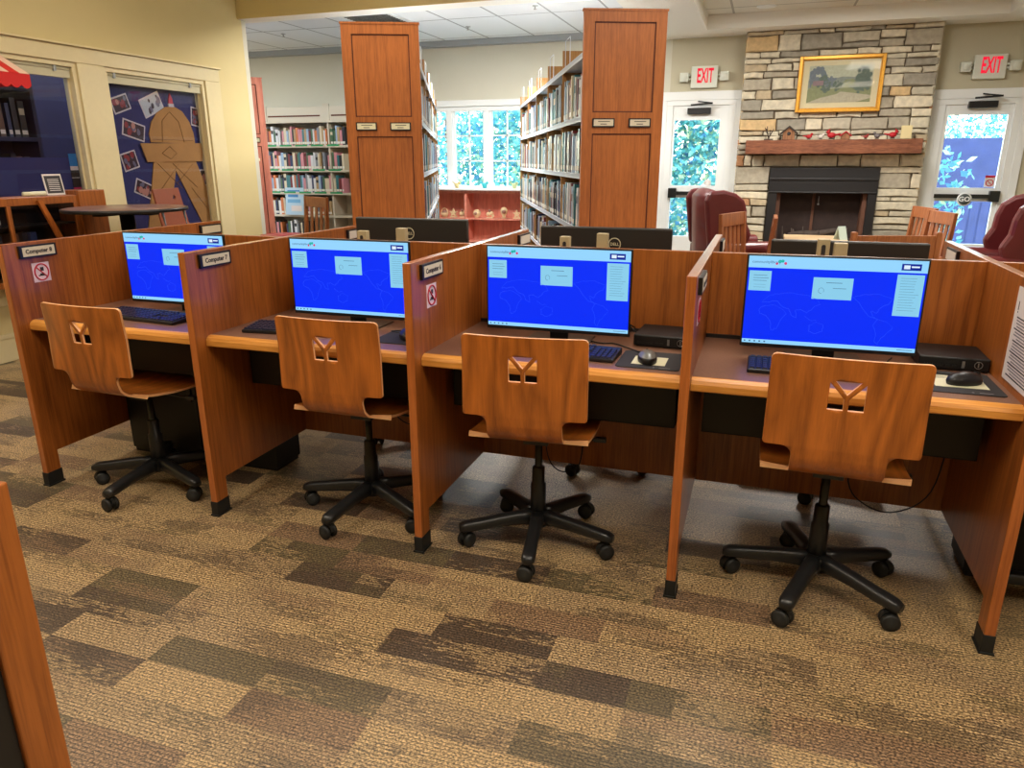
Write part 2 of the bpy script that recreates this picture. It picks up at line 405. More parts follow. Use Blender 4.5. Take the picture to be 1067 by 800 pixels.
# ---- back wall window (three pairs of casements with muntins)
w3 = MB()
xa, xb = -1.95, .38; za, zb = 1.0, 2.09
w3.box(xa, xb, 7.60, 7.72, zb-.06, zb).box(xa, xb, 7.60, 7.72, za, za+.05)
mull = [-1.95, -1.29, -.745, -.19, .30]
for x in mull: w3.box(x, x+.075, 7.6, 7.72, za+.05, zb-.06)
struct3 = struct('window_3', w3, M['white'], .003)
for i in range(4):
    a, b = mull[i]+.075, mull[i+1]; c = (a+b)/2
    f = MB().box(a, a+.03, 7.64, 7.68, za+.05, zb-.06).box(b-.03, b, 7.64, 7.68, za+.05, zb-.06).box(c-.011, c+.011, 7.65, 7.67, za+.05, zb-.06)
    for z in (1.385, 1.715): f.box(a, b, 7.65, 7.67, z-.010, z+.010)
    f.build('sash', M['white'], struct3)
    MB().box(a+.01, b-.01, 7.656, 7.66, za+.05, zb-.06).build('pane', M['glass'], struct3)
struct('trim_5', MB().box(-2.05, .48, 7.57, 7.6, 2.09, 2.17).box(-2.05, -1.95, 7.575, 7.6, 1.0, 2.09).box(.38, .48, 7.575, 7.6, 1.0, 2.09), M['white'], .004)
struct('windowsill', MB().box(-2.6, .5, 7.24, 7.6, 1.005, 1.03), M['white'], .006)

# ---- doors
def door(i, xl, xr, zt, gx0, gx1, side):
    fr = MB().box(xl-.02, xl+.055, 7.58, 7.72, 0, zt-.06).box(xr-.055, xr+.02, 7.58, 7.72, 0, zt-.06).box(xl-.02, xr+.02, 7.58, 7.72, zt-.06, zt)
    fr.box(xl-.10, xl-.02, 7.575, 7.6, 0, zt).box(xr+.02, xr+.10, 7.575, 7.6, 0, zt).box(xl-.12, xr+.12, 7.57, 7.6, zt, zt+.10)
    d = struct('door_%d' % i, fr, M['white'], .003)
    lf = MB(); a, b = xl+.055, xr-.055
    for x0_, x1_, z0_, z1_ in ((a,gx0,.02,zt-.06), (gx1,b,.02,zt-.06), (gx0,gx1,1.875,zt-.06), (gx0,gx1,.93,1.06), (gx0,gx1,.02,.45)):
        lf.box(x0_, x1_, 7.60, 7.645, z0_, z1_)
    lf.box(gx0, gx1, 7.595, 7.60, 1.06, 1.08).box(gx0, gx1, 7.595, 7.6, 1.86, 1.875)
    lf.build('door_leaf', M['white'], d, bevel=.003)
    MB().box(gx0, gx1, 7.62, 7.625, .45, .93).box(gx0, gx1, 7.62, 7.625, 1.06, 1.875).build('pane', M['glass'], d)
    pb = MB().box(a+.02, b-.05, 7.545, 7.575, .965, 1.01).box(a if side < 0 else b-.10, (a+.10) if side < 0 else b, 7.53, 7.6, .93, 1.05)
    pb.box(b-.06, b-.02, 7.55, 7.6, .96, 1.015)
    pb.build('push_bar', M['steel'], d, bevel=.004)
    cx = (gx0+gx1)/2+.02
    cl = MB().box(cx-.14, cx+.14, 7.53, 7.6, 1.93, 2.0)
    cl.tube([(cx-.10, 7.50, 2.03), (cx+.16, 7.47, 2.045)], .012, 6).tube([(cx+.16, 7.47, 2.045), (cx-.02, 7.55, 2.075)], .009, 6)
    cl.build('door_closer', M['black'], d, bevel=.005)
    return d
d1 = door(1, 1.72, 2.50, 2.09, 1.80, 2.345, -1)
MB().lathe([(0,0),(.045,0),(.045,.002),(0,.002)], n=24, M=Matrix.Translation((2.25,7.612,1.11)) @ Matrix.Rotation(PI/2,4,'X')).build('round_sticker', M['paper'], d1)
d2 = door(2, 4.72, 5.50, 2.03, 4.815, 5.40, 1)
g = MB().lathe([(0,0),(.075,0),(.075,.006),(0,.006)], n=28, M=Matrix.Translation((5.10,7.535,.955)) @ Matrix.Rotation(PI/2,4,'X'))
g.lathe([(0,0),(.06,0),(.06,.002),(0,.002)], n=28, m=1, M=Matrix.Translation((5.10,7.528,.955)) @ Matrix.Rotation(PI/2,4,'X'))
g.text('GO', .075, Matrix.Translation((5.10,7.525,.955)) @ Matrix.Rotation(PI/2,4,'X'), 0, bold=.002)
go = g.build('go_sign', [M['white'], plain('dark_grey_face',(74,84,84),.5)], d2); go['label'] = 'round grey and white sign reading GO'
s = MB().box(5.29,5.39,7.612,7.614,1.09,1.19,0).box(5.29,5.39,7.611,7.612,1.19,1.215,1)
s.tube([(5.34+.035*math.cos(a), 7.610, 1.135+.035*math.sin(a)) for a in [i*PI/8 for i in range(17)]], .005, 5, 1, cap=False)
s.tube([(5.315,7.610,1.16),(5.365,7.610,1.11)], .004, 5, 1)
s.build('prohibition_sticker', [M['paper'], M['redring']], d2)
# right strip of stone on the wall beyond the right hand door is not in the frame
def baseb(n, a, b): struct('baseboard_'+n, MB().box(a, b, 7.585, 7.6, 0, .12), M['white'], .003)
baseb('back_left', -6.4, 1.6); baseb('back_right', 5.62, 6.4)

# ---- exit signs with emergency heads
def exit_sign(x, label):
    t = thing('exit_sign', label, 'exit sign', (x, 7.6, 2.35))
    h = MB().box(-.155, .155, -.055, 0, -.125, .12); h.build('housing', M['exitbox'], t, bevel=.006)
    tx = MB().text('EXIT', .225, Matrix.Translation((0.01,-.057,0.005)) @ Matrix.Rotation(PI/2,4,'X') @ Matrix.Scale(.42,4,(1,0,0)), 0, bold=.005)
    tx.build('letters', M['exitred'], t)
    for s in (-1, 1):
        l = MB().box(-.05, .05, -.09, -.02, -.05, .05, M=Matrix.Translation((s*.235,0,.0)))
        l.tube([(s*.16,-.03,.02),(s*.20,-.05,.02)], .012, 8).tube([(s*.16,-.03,-.02),(s*.20,-.05,-.02)], .012, 8)
        l.lathe([(0,0),(.03,0),(.036,.012),(.0,.016)], n=16, M=Matrix.Translation((s*.235,-.09,0)) @ Matrix.Rotation(PI/2,4,'X'))
        l.build('emergency_lamp', M['exitbox'], t, bevel=.008)
exit_sign(2.125, 'EXIT sign with two lamp heads over the door nearest the tall shelf end')
exit_sign(5.13, 'EXIT sign with two lamp heads over the glass door past the chimney')

# ------------------------------------------------------------------ fireplace
SY = 7.35
fp = thing('fireplace', 'stone chimney breast with black metal firebox', 'fireplace', (3.59, 7.6, 0))
def loc(o, p=fp): # keep children at world coordinates
    o.location = (-p.location[0], -p.location[1], -p.location[2]); return o
core = MB().box(2.60, 3.05, 7.37, 7.6, 0, 2.79).box(4.10, 4.58, 7.37, 7.6, 0, 2.79).box(3.05, 4.10, 7.37, 7.6, 1.28, 2.79)
st = core; 
mats = [M['mortar']] + [M['stone%d' % i] for i in range(8)]
def stone(mb, x0, x1, z0, z1, y=SY, dep=.04, side=0):
    j = lambda a: a + rnd.uniform(-.007, .007)
    g = .006; x0 += g; x1 -= g; z0 += g; z1 -= g
    pts = []
    nx = 2 if x1-x0 > .2 else 1
    for k in range(nx+1): pts.append((j(x0+(x1-x0)*k/nx), j(z0)))
    pts.append((j(x1), j((z0+z1)/2)))
    for k in range(nx+1): pts.append((j(x1-(x1-x0)*k/nx), j(z1)))
    pts.append((j(x0), j((z0+z1)/2)))
    cx = sum(p[0] for p in pts)/len(pts); cz = sum(p[1] for p in pts)/len(pts)
    f = y - rnd.uniform(0, .022); mi = rnd.choices(range(1, 9), [6,6,5,5,1.1,.5,3,3])[0]
    n = len(pts); ins = .012
    inner = []
    for px, pz in pts:
        d = math.hypot(px-cx, pz-cz) or 1
        inner.append((px-(px-cx)/d*ins, f, pz-(pz-cz)/d*ins))
    back = [(px, y+dep, pz) for px, pz in pts]; mid = [(px, f+.012, pz) for px, pz in pts]
    vs = back+mid+inner
    fs = []
    for i in range(n):
        k = (i+1) % n; fs += [(i, k, n+k, n+i), (n+i, n+k, 2*n+k, 2*n+i)]
    fs.append([2*n+i for i in range(n)])
    mb.add(vs, fs, mi)
def stones(mb, X0, X1, Z0, Z1):
    z = Z0
    while z < Z1-.02:
        h = rnd.choice((.055, .07, .085, .10, .13, .17))
        if z+h > Z1-.05: h = Z1-z
        x = X0
        while x < X1-.02:
            w = rnd.uniform(.14, .42) if h < .15 else rnd.uniform(.2, .5)
            if x+w > X1-.1: w = X1-x
            if h >= .16 and rnd.random() < .45:
                k = rnd.uniform(.35, .65); stone(mb, x, x+w, z, z+h*k); stone(mb, x, x+w, z+h*k, z+h)
            else: stone(mb, x, x+w, z, z+h)
            x += w
        z += h
stones(st, 2.585, 2.985, 0, 1.31); stones(st, 4.165, 4.60, 0, 1.31)
# lintel course of upright stones, then the upper chimney
x = 2.585
while x < 4.58:
    w = rnd.choice((.09, .14, .25, .4)); w = min(w, 4.60-x)
    if 4.60-(x+w) < .08: w = 4.60-x
    stone(st, x, x+w, 1.31, 1.45); x += w
stones(st, 2.585, 4.60, 1.45, 2.79)
# side returns
for xs, sg in ((2.585, -1), (4.60, 1)):
    z = 0
    while z < 2.77:
        h = rnd.uniform(.09, .2); h = min(h, 2.79-z)
        st.box(min(xs, xs-sg*.03), max(xs, xs-sg*.03), 7.36, 7.6, z+.006, z+h-.006, rnd.randint(1, 8)); z += h
loc(st.build('stonework', mats, fp))
fb = MB()
fb.box(2.985, 4.165, 7.30, 7.40, 1.02, 1.30).box(2.985, 3.085, 7.30, 7.40, 0, 1.02).box(4.075, 4.165, 7.30, 7.40, 0, 1.02)
fb.box(2.985, 4.165, 7.285, 7.30, 1.16, 1.185).box(2.985, 4.165, 7.285, 7.30, 1.015, 1.03)
loc(fb.build('firebox_surround', M['grill'], fp, bevel=.004))
inn = MB().box(3.085, 4.075, 7.58, 7.60, .05, 1.02, 0).box(3.085, 3.13, 7.38, 7.6, .05, 1.02, 1).box(4.03, 4.075, 7.38, 7.6, .05, 1.02, 1).box(3.085, 4.075, 7.38, 7.6, 0, .35, 0)
inn.box(3.50, 3.53, 7.56, 7.58, .35, 1.0, 1)
loc(inn.build('firebox_lining', [M['soot'], M['firepanel']], fp))
lg = MB()
for k in range(9):
    a = rnd.uniform(-.5, .5); cx = 3.35+.06*k; z = .42+.05*rnd.random()+(.09 if k % 3 == 1 else 0)
    lg.tube([(cx-.16*math.cos(a), 7.45-.02*k % .08, z), (cx, 7.46, z+.02), (cx+.16*math.cos(a), 7.48, z+.09*a)], [.03,.036,.026], 8)
for k in range(14):
    x = 3.2+rnd.random()*.7; lg.tube([(x, 7.46, .38), (x+rnd.uniform(-.05,.05), 7.44, .50+.12*rnd.random())], [.02,.006], 5)
loc(lg.build('logs', M['log'], fp))
loc(MB().tube([(3.56,7.41,.98),(3.56,7.41,.90)], .003, 6).ball((3.56,7.41,.885), .012).build('damper_pull', M['chrome'], fp))
mb = MB(); pts = []
n = 24
vs = []
for i in range(n+1):
    x = 2.685+(4.52-2.685)*i/n; j = lambda: rnd.uniform(-.005, .005)
    vs += [(x, 7.10+j(), 1.455+j()), (x, 7.10+j(), 1.605+j()), (x, 7.36, 1.61), (x, 7.36, 1.455)]
fs = []
for i in range(n):
    for k in range(4): l = (k+1) % 4; fs.append((4*i+k, 4*i+l, 4*i+4+l, 4*i+4+k))
fs += [(3,2,1,0), (4*n, 4*n+1, 4*n+2, 4*n+3)]
mb.add(vs, fs)
mantel = mb.build('mantel_beam', M['beam'], None, bevel=.006); tag(mantel, 'rough brown timber mantel beam across the stone chimney', 'mantel')

# things on the mantel
MZ = 1.61
def onm(name, mb, mats, x, label, cat, grp='small ornaments along the mantel', rz=0):
    o = mb.build(name, mats); o.location = (x, 7.19, MZ); o.rotation_euler = (0, 0, rz); tag(o, label, cat, grp); return o
M['twig'] = plain('dark_twig', (60,48,40), .8); M['birdred'] = plain('cardinal_red', (176,24,34), .6); M['birdgrey'] = plain('bird_grey', (110,104,104), .7)
M['birdwhite'] = plain('bird_white', (206,196,186), .7); M['hutwood'] = wood('birdhouse_wood', (96,62,40), (150,104,70), grain=(40,40,3), rough=.8); M['candle'] = plain('ivory_wax', (216,200,150), .6)
t = MB().box(-.05,.05,-.03,.03,0,.012)
for k in range(7):
    a = k*.9; t.tube([(0,0,.01),(.02*math.cos(a),.01,.06),(.05*math.cos(a+.6),.01*math.sin(a),.10+.012*k % .05)], .004, 5)
onm('twig_ornament', t, M['twig'], 2.93, 'dark bent twig ornament at the end of the mantel', 'ornament')
bh = thing('birdhouse', 'large brown birdhouse with a round hole on the mantel', 'birdhouse', (3.145, 7.19, MZ), 0, 'small ornaments along the mantel')
MB().prism([(-.065,0),(.065,0),(.065,.08),(0,.135),(-.065,.08)], 'y', -.05, .05).build('house_body', M['hutwood'], bh, bevel=.003)
MB().prism([(-.10,.068),(0,.152),(.10,.068),(.09,.055),(0,.132),(-.09,.055)], 'y', -.07, .07).build('roof', M['twig'], bh)
MB().lathe([(0,0),(.02,0),(.02,.003),(0,.003)], n=16, M=Matrix.Translation((0,-.051,.065)) @ Matrix.Rotation(PI/2,4,'X')).build('entrance_hole', M['ink'], bh)
def bird(x, body, label, sc=1, flip=1, crest=False):
    b = MB().ball((0,0,.035*sc), .028*sc, 0, sc=(1.25,.8,.9)).ball((.03*flip*sc,0,.062*sc), .017*sc, 0)
    b.tube([(-.02*flip*sc,0,.035*sc),(-.075*flip*sc,0,.045*sc)], [.012*sc,.005*sc], 6)
    b.tube([(.042*flip*sc,0,.062*sc),(.058*flip*sc,0,.058*sc)], [.006*sc,.001], 5, 1)
    b.box(-.02*sc,.02*sc,-.015,.015,0,.010*sc,1)
    if crest: b.tube([(.028*flip*sc,0,.072*sc),(.015*flip*sc,0,.095*sc)], [.009*sc,.002], 5)
    onm('bird_figurine', b, [body, M['twig']], x, label, 'figurine')
bird(3.365, M['birdred'], 'small red and white bird beside the large birdhouse', .9)
M['birdred2'] = plain('brownish_red', (150,52,48), .6)
bird(3.49, M['birdwhite'], 'small pale bird with dark tail on the mantel', .85)
bird(3.60, M['birdred'], 'upright red bird at the middle of the mantel', 1.25, -1, True)
bh2 = thing('birdhouse', 'small low brown birdhouse under the picture corner', 'birdhouse', (3.745, 7.19, MZ), 0, 'small ornaments along the mantel')
MB().prism([(-.045,0),(.045,0),(.045,.04),(0,.07),(-.045,.04)], 'y', -.035, .035).build('house_body', M['hutwood'], bh2, bevel=.002)
MB().prism([(-.065,.035),(0,.085),(.065,.035),(.06,.027),(0,.072),(-.06,.027)], 'y', -.05, .05).build('roof', M['birdred'], bh2)
bird(3.955, M['birdred2'], 'tiny reddish bird right of the small birdhouse', .7)
bird(4.07, M['birdgrey'], 'grey bird between the tiny reddish one and the cardinal', .95, -1)
bird(4.225, M['birdred'], 'bright red cardinal with crest beside the ivory block', 1.15, 1, True)
onm('candle_block', MB().box(-.052,.052,-.02,.02,0,.135), M['candle'], 4.355, 'ivory upright card block at the end of the mantel', 'block')

# framed landscape
pf = thing('framed_picture', 'gold framed landscape watercolour hung on the stone chimney', 'picture', (3.628, 7.30, 1.905))
fw = MB()
for a in ((-.44,-.405,0,.59), (.405,.44,0,.59)): fw.box(a[0], a[1], -.03, .045, a[2], a[3])
fw.box(-.405,.405,-.03,.045,0,.035).box(-.405,.405,-.03,.045,.555,.59)
for a in ((-.405,-.395,.035,.555), (.395,.405,.035,.555)): fw.box(a[0], a[1], -.015, .03, a[2], a[3])
fw.box(-.395,.395,-.015,.03,.035,.045).box(-.395,.395,-.015,.03,.545,.555)
fw.build('frame', M['gold'], pf, bevel=.005)
MB().box(-.40,.40,0,.02,.04,.55).build('mat_board', M['mat'], pf)
pa = MB().box(-.33,.33,-.002,0,.10,.49,0)
pal = [plain('paint_'+n, c, .8, var=.12, scale=40) for n, c in (('sky',(178,182,160)),('hill',(132,140,132)),('tree',(96,110,100)),('bluegreen',(110,120,128)),('path',(176,170,148)),('meadow',(134,140,104)),('barn',(140,118,122)))]
pa.quad((-.33,-.0025,.10),(.33,-.0025,.10),(.33,-.0025,.26),(-.33,-.0025,.24),5)
pa.add([(-.33,-.003,.10),(.18,-.003,.10),(.33,-.003,.14),(.33,-.003,.17),(.02,-.003,.215),(-.02,-.003,.19),(-.2,-.003,.15)], [range(7)], 4)
pa.add([(-.33,-.0022,.25),(.33,-.0022,.26),(.33,-.0022,.33),(.2,-.0022,.36),(.02,-.0022,.37),(-.12,-.0022,.34),(-.33,-.0022,.34)], [range(7)], 1)
pr = random.Random(3)
def blob(cx, cz, r, m, n, yy):
    for k in range(n):
        a = pr.uniform(0, 2*PI); d = r*math.sqrt(pr.random()); s = r*pr.uniform(.15,.34); q = pr.uniform(0,2)
        X = min(max(cx+d*math.cos(a), -.325+s), .325-s); Z = min(max(cz+d*math.sin(a), .105+s), .485-s)
        pa.add([(X+s*math.cos(q+i*PI/3), yy-pr.random()*.0004, Z+s*math.sin(q+i*PI/3)) for i in range(6)], [range(6)], m)
blob(-.24,.37,.10,3,50,-.0034); blob(-.17,.30,.08,2,30,-.0036); blob(-.10,.33,.06,3,30,-.0036); blob(.24,.38,.075,2,40,-.0036); blob(.22,.29,.09,2,30,-.0034)
blob(.10,.28,.06,5,24,-.0038); blob(-.02,.27,.05,2,16,-.0038); blob(-.25,.22,.07,5,20,-.004)
pa.quad((-.28,-.0045,.28),(-.17,-.0045,.285),(-.17,-.0045,.335),(-.28,-.0045,.33),6)
pa.build('painting', pal, pf)
MB().box(-.395,.395,-.012,-.010,.045,.545).build('picture_glass', glass_mat('picture_glass', (250,250,250), .008), pf)

# ------------------------------------------------------------------ carrels
def side_panel_mb():
    lw = .0675
    pts = [(0,0),(lw,0),(lw,.15),(E-lw,.15),(E-lw,0),(E,0),(E,H),(0,H)]
    return MB().prism(pts, 'x', 0, T, 0, mside=lambda p, q: 1)
def foot(parent):
    for y in (0, E-.0675):
        MB().box(-.002, T+.002, y-.003, y+.0705, .006, .063).box(-.006, T+.006, y-.007, y+.0745, 0, .007).build('foot_cap', M['rubber'], parent, bevel=.002)
def sign(parent, text, y0, y1, left=False):
    s = MB(); x = T
    if not left:
        s.box(x, x+.012, y0, y1, 1.003, 1.055, 0)
        s.box(x+.0118, x+.0135, y0+.012, y1-.010, 1.010, 1.048, 1)
        MM = Matrix.Translation((x+.0140, (y0+y1)/2, 1.029)) @ Matrix.Rotation(PI/2,4,'Z') @ Matrix.Rotation(PI/2,4,'X')
        s.text(text, .0245, MM, 2, .0003, bold=.0007)
    else:
        s.box(-.012, 0, y0, y1, 1.003, 1.055, 0); s.box(-.0135, -.0118, y0+.010, y1-.012, 1.010, 1.048, 1)
    o = s.build('number_sign', [M['black'], M['signplate'], M['ink']], parent, bevel=0)
    if text: o['label'] = 'black framed sign reading %s' % text
def sticker(parent):
    s = MB(); x = T+.0008
    s.box(T, x, .115, .195, .897, .978, 0)
    c = (.155, .938)
    s.tube([(x+.0006, c[0]+.032*math.cos(a), c[1]+.034*math.sin(a)) for a in [i*PI/16 for i in range(33)]], .0034, 4, 1, cap=False)
    s.tube([(x+.0012, c[0]-.023, c[1]+.023), (x+.0012, c[0]+.023, c[1]-.023)], .0028, 4, 1)
    s.box(x, x+.0006, c[0]-.004, c[0]+.012, c[1]+.004, c[1]+.020, 2)
    s.box(x, x+.0006, c[0]-.016, c[0]+.014, c[1]-.017, c[1]-.012, 2); s.box(x, x+.0006, c[0]-.008, c[0]+.010, c[1]-.012, c[1]-.006, 2)
    o = s.build('prohibition_sticker', [M['pinkpaper'], M['redring'], M['ink']], parent); o['label'] = 'square no food or drink sticker with red crossed ring'
labels = ['wooden study carrel at the far end with a Computer 8 sign and black cabinet',
          'wooden study carrel whose outer panel has a Computer 7 sign and no sticker',
          'wooden study carrel signed Computer 6 with a no food sticker beneath its sign',
          'wooden study carrel nearest the camera holding a mini computer beside the paper notice',
          'wooden study carrel cut off by the edge of the photo beyond the paper notice']
spm = None
for k in range(5):
    c = thing('study_carrel', labels[k], 'study carrel', (k*W, 0, 0), 0, 'row of computer carrels')
    if k == 0:
        protos = []
        sp = side_panel_mb().build('side_panel', [M['panel'], M['edge']], c, bevel=.0025)
        foot(sp); protos.append(sp)
        protos.append(MB().box(T, W, D, D+.022, .15, H-.003, 0).build('back_panel', M['panel'], c, bevel=.002))
        for s in (0, 1):
            f = (lambda y: y) if s == 0 else (lambda y: E-y)
            ys = sorted((f(.085), f(D) if s == 0 else D+.022))
            protos.append(MB().box(T, W, ys[0], ys[1], .72, DESK).build('desktop', M['laminate'], c))
            prof = [(.054,.707),(.060,.703),(.085,.712),(.085,.745),(.074,.745),(.060,.738),(.054,.727)]
            protos.append(MB().prism([(f(a), b) for a, b in prof], 'x', T, W).build('desk_edge', M['nosing'], c, bevel=.001))
            ya, yb = sorted((f(.26), f(D-.04)))
            tr_ = MB().box(T+.03, W-.03, ya, yb, .50, .505)
            for yy in (ya, yb-.004): tr_.box(T+.03, W-.03, yy, yy+.004, .50, .64)
            for xx in (T+.03, W-.034): tr_.box(xx, xx+.004, ya, yb, .50, .72)
            tr_.box(T+.03, W-.03, ya, yb-.25 if s == 0 else yb, .64, .70)
            protos.append(tr_.build('cable_tray', M['blackmetal'], c))
        protos.append(MB().box(T, W, D-.008, D, DESK, DESK+.014).build('gap_strip', M['black'], c))
    else:
        for pr_ in protos:
            q = pr_.copy(); col.objects.link(q); q.parent = c
            if pr_ is protos[0]:
                sp = q
                for ch in [x for x in kids(pr_) if x.name.startswith('foot_cap')]:
                    r = ch.copy(); col.objects.link(r); r.parent = q
    if k < 4:
        sign(sp, 'Computer %d' % (8-k), .066, .236)
        sign(sp, '', 1.125, 1.29)
        if k != 1: sticker(sp)
        if k == 0: sticker_k = sp
    else:
        # notice and rear sign on the left face of the last panel
        n_ = MB().box(-.0015, 0, .055, .292, .768, 1.040, 0)
        n_.box(-.0022, -.0015, .09, .20, .975, 1.025, 1).box(-.0026, -.0020, .095, .195, .980, 1.02, 0)
        n_.box(-.0022, -.0015, .262, .266, .975, 1.000, 1).box(-.0022,-.0015,.262,.266,.967,.971,1)
        for i in range(21):
            z = .955-i*.0085; n_.box(-.0022, -.0015, .07, .262-(.05*rnd.random() if i % 4 == 3 else .01*rnd.random())-(.0 if i % 4 else -.008), z-.0018, z+.0018, 1 if i % 4 == 0 else 2)
        o = n_.build('paper_notice', [M['paper'], M['ink'], M['greyink']], sp); o['label'] = 'white printed notice taped to the panel'
        sign(sp, '', 1.02, 1.19, True)
# black cabinets under the end desks
for k, lab in ((0, 'black metal cabinet on the floor under the far end desk'), (4, 'black metal cabinet behind the panel with the paper notice')):
    cb = thing('floor_cabinet', lab, 'cabinet', (k*W, 0, 0))
    MB().box(.050, .905, .455, .636, .02, .49).build('cabinet_body', M['blackmetal'], cb, bevel=.003)
    MB().box(.06, .895, .46, .63, 0, .02).build('plinth', M['black'], cb)
    MB().box(.47, .485, .450, .455, .05, .46).box(.44,.46,.445,.455,.30,.36).build('door_gap', M['black'], cb)

# ------------------------------------------------------------------ office chairs
PROF = [(-.273,.861),(-.266,.76),(-.259,.66),(-.253,.586),(-.247,.545),(-.236,.518),(-.215,.498),(-.19,.487),(-.15,.478),(-.07,.468),(0,.464),(.08,.466),(.15,.470),(.19,.464),(.215,.450),(.228,.432)]
S = [0]
for i in range(1, len(PROF)): S.append(S[-1]+math.dist(PROF[i], PROF[i-1]))
def prof_at(s):
    s = max(0, min(S[-1]-1e-6, s))
    for i in range(len(S)-1):
        if s <= S[i+1]:
            t = (s-S[i])/(S[i+1]-S[i]); a, b = PROF[i], PROF[i+1]
            d = (b[0]-a[0], b[1]-a[1]); L = math.hypot(*d)
            # smooth the direction between segments
            def dr(j):
                j = max(0, min(len(S)-2, j)); q = (PROF[j+1][0]-PROF[j][0], PROF[j+1][1]-PROF[j][1]); l = math.hypot(*q); return (q[0]/l, q[1]/l)
            d0, d1, d2 = dr(i-1), dr(i), dr(i+1)
            tx = (d0[0]+d1[0])*(1-t)/2+(d1[0]+d2[0])*t/2, (d0[1]+d1[1])*(1-t)/2+(d1[1]+d2[1])*t/2
            l = math.hypot(*tx)
            return a[0]+d[0]*t, a[1]+d[1]*t, (tx[0]/l, tx[1]/l)
def s_of_z(z):
    for i in range(len(S)-1):
        if PROF[i][1] >= z >= PROF[i+1][1]: return S[i]+(PROF[i][1]-z)/(PROF[i][1]-PROF[i+1][1])*(S[i+1]-S[i])
def arc(cx, cy, r, a0, a1, n=5): return [(cx+r*math.cos(a0+(a1-a0)*i/n), cy+r*math.sin(a0+(a1-a0)*i/n)) for i in range(n+1)]
wt, wn, wss = .207, .127, .208
sb = s_of_z(.586); sn = sb+.012+.0; sf = s_of_z(.489); se = S[-1]
right = []
right += arc(wt-.016, .016, .016, -PI/2, 0)                     # top right corner (v grows downwards)
right += arc(wt+.002-.010, sb-.010, .010, 0, PI/2)              # bottom outer corner
right += [(p[0], p[1]) for p in arc(wn+.030, sb+.030, .030, -PI/2, -PI, 6)]   # notch curve into neck
right += [(wn, sf-.012)] + [(p[0], p[1]) for p in arc(wn+.008, sf-.008, .008, PI, PI/2, 3)]
right += arc(wss-.008, sf+.008, .008, -PI/2, 0, 3)
right += arc(wss-.03, se-.04, .04, 0, PI/2, 6)
left = [(-p[0], p[1]) for p in reversed(right)]
outline = right+left
cz1, cz2, wc = s_of_z(.798), s_of_z(.712), .047
def Lp(pts): return [(a*wc, cz1+(cz2-cz1)*b) for a, b in pts]
holes = [Lp([(-.72,.0),(.72,.0),(0,.46)]),                                    # triangle above the Y
         Lp([(-1,.06),(-.14,.60),(-.14,1),(-1,1)]), Lp([(1,.06),(1,1),(.14,1),(.14,.60)])]
def chair_map(u, v, w):
    y, z, t = prof_at(v); n = (t[1], -t[0])      # normal pointing forward / up
    fade = max(0, 1-v/(S[5])); f2 = max(0, (v-S[8])/(S[-1]-S[8])) if v > S[8] else 0
    c = .020*(u/.206)**2*min(1, fade*1.6)
    zz = .010*(u/.206)**2*(1 if v > S[7] else 0)*(1-f2)
    return Vector((u, y-n[0]*w*1+c, z-n[1]*w*1+zz))
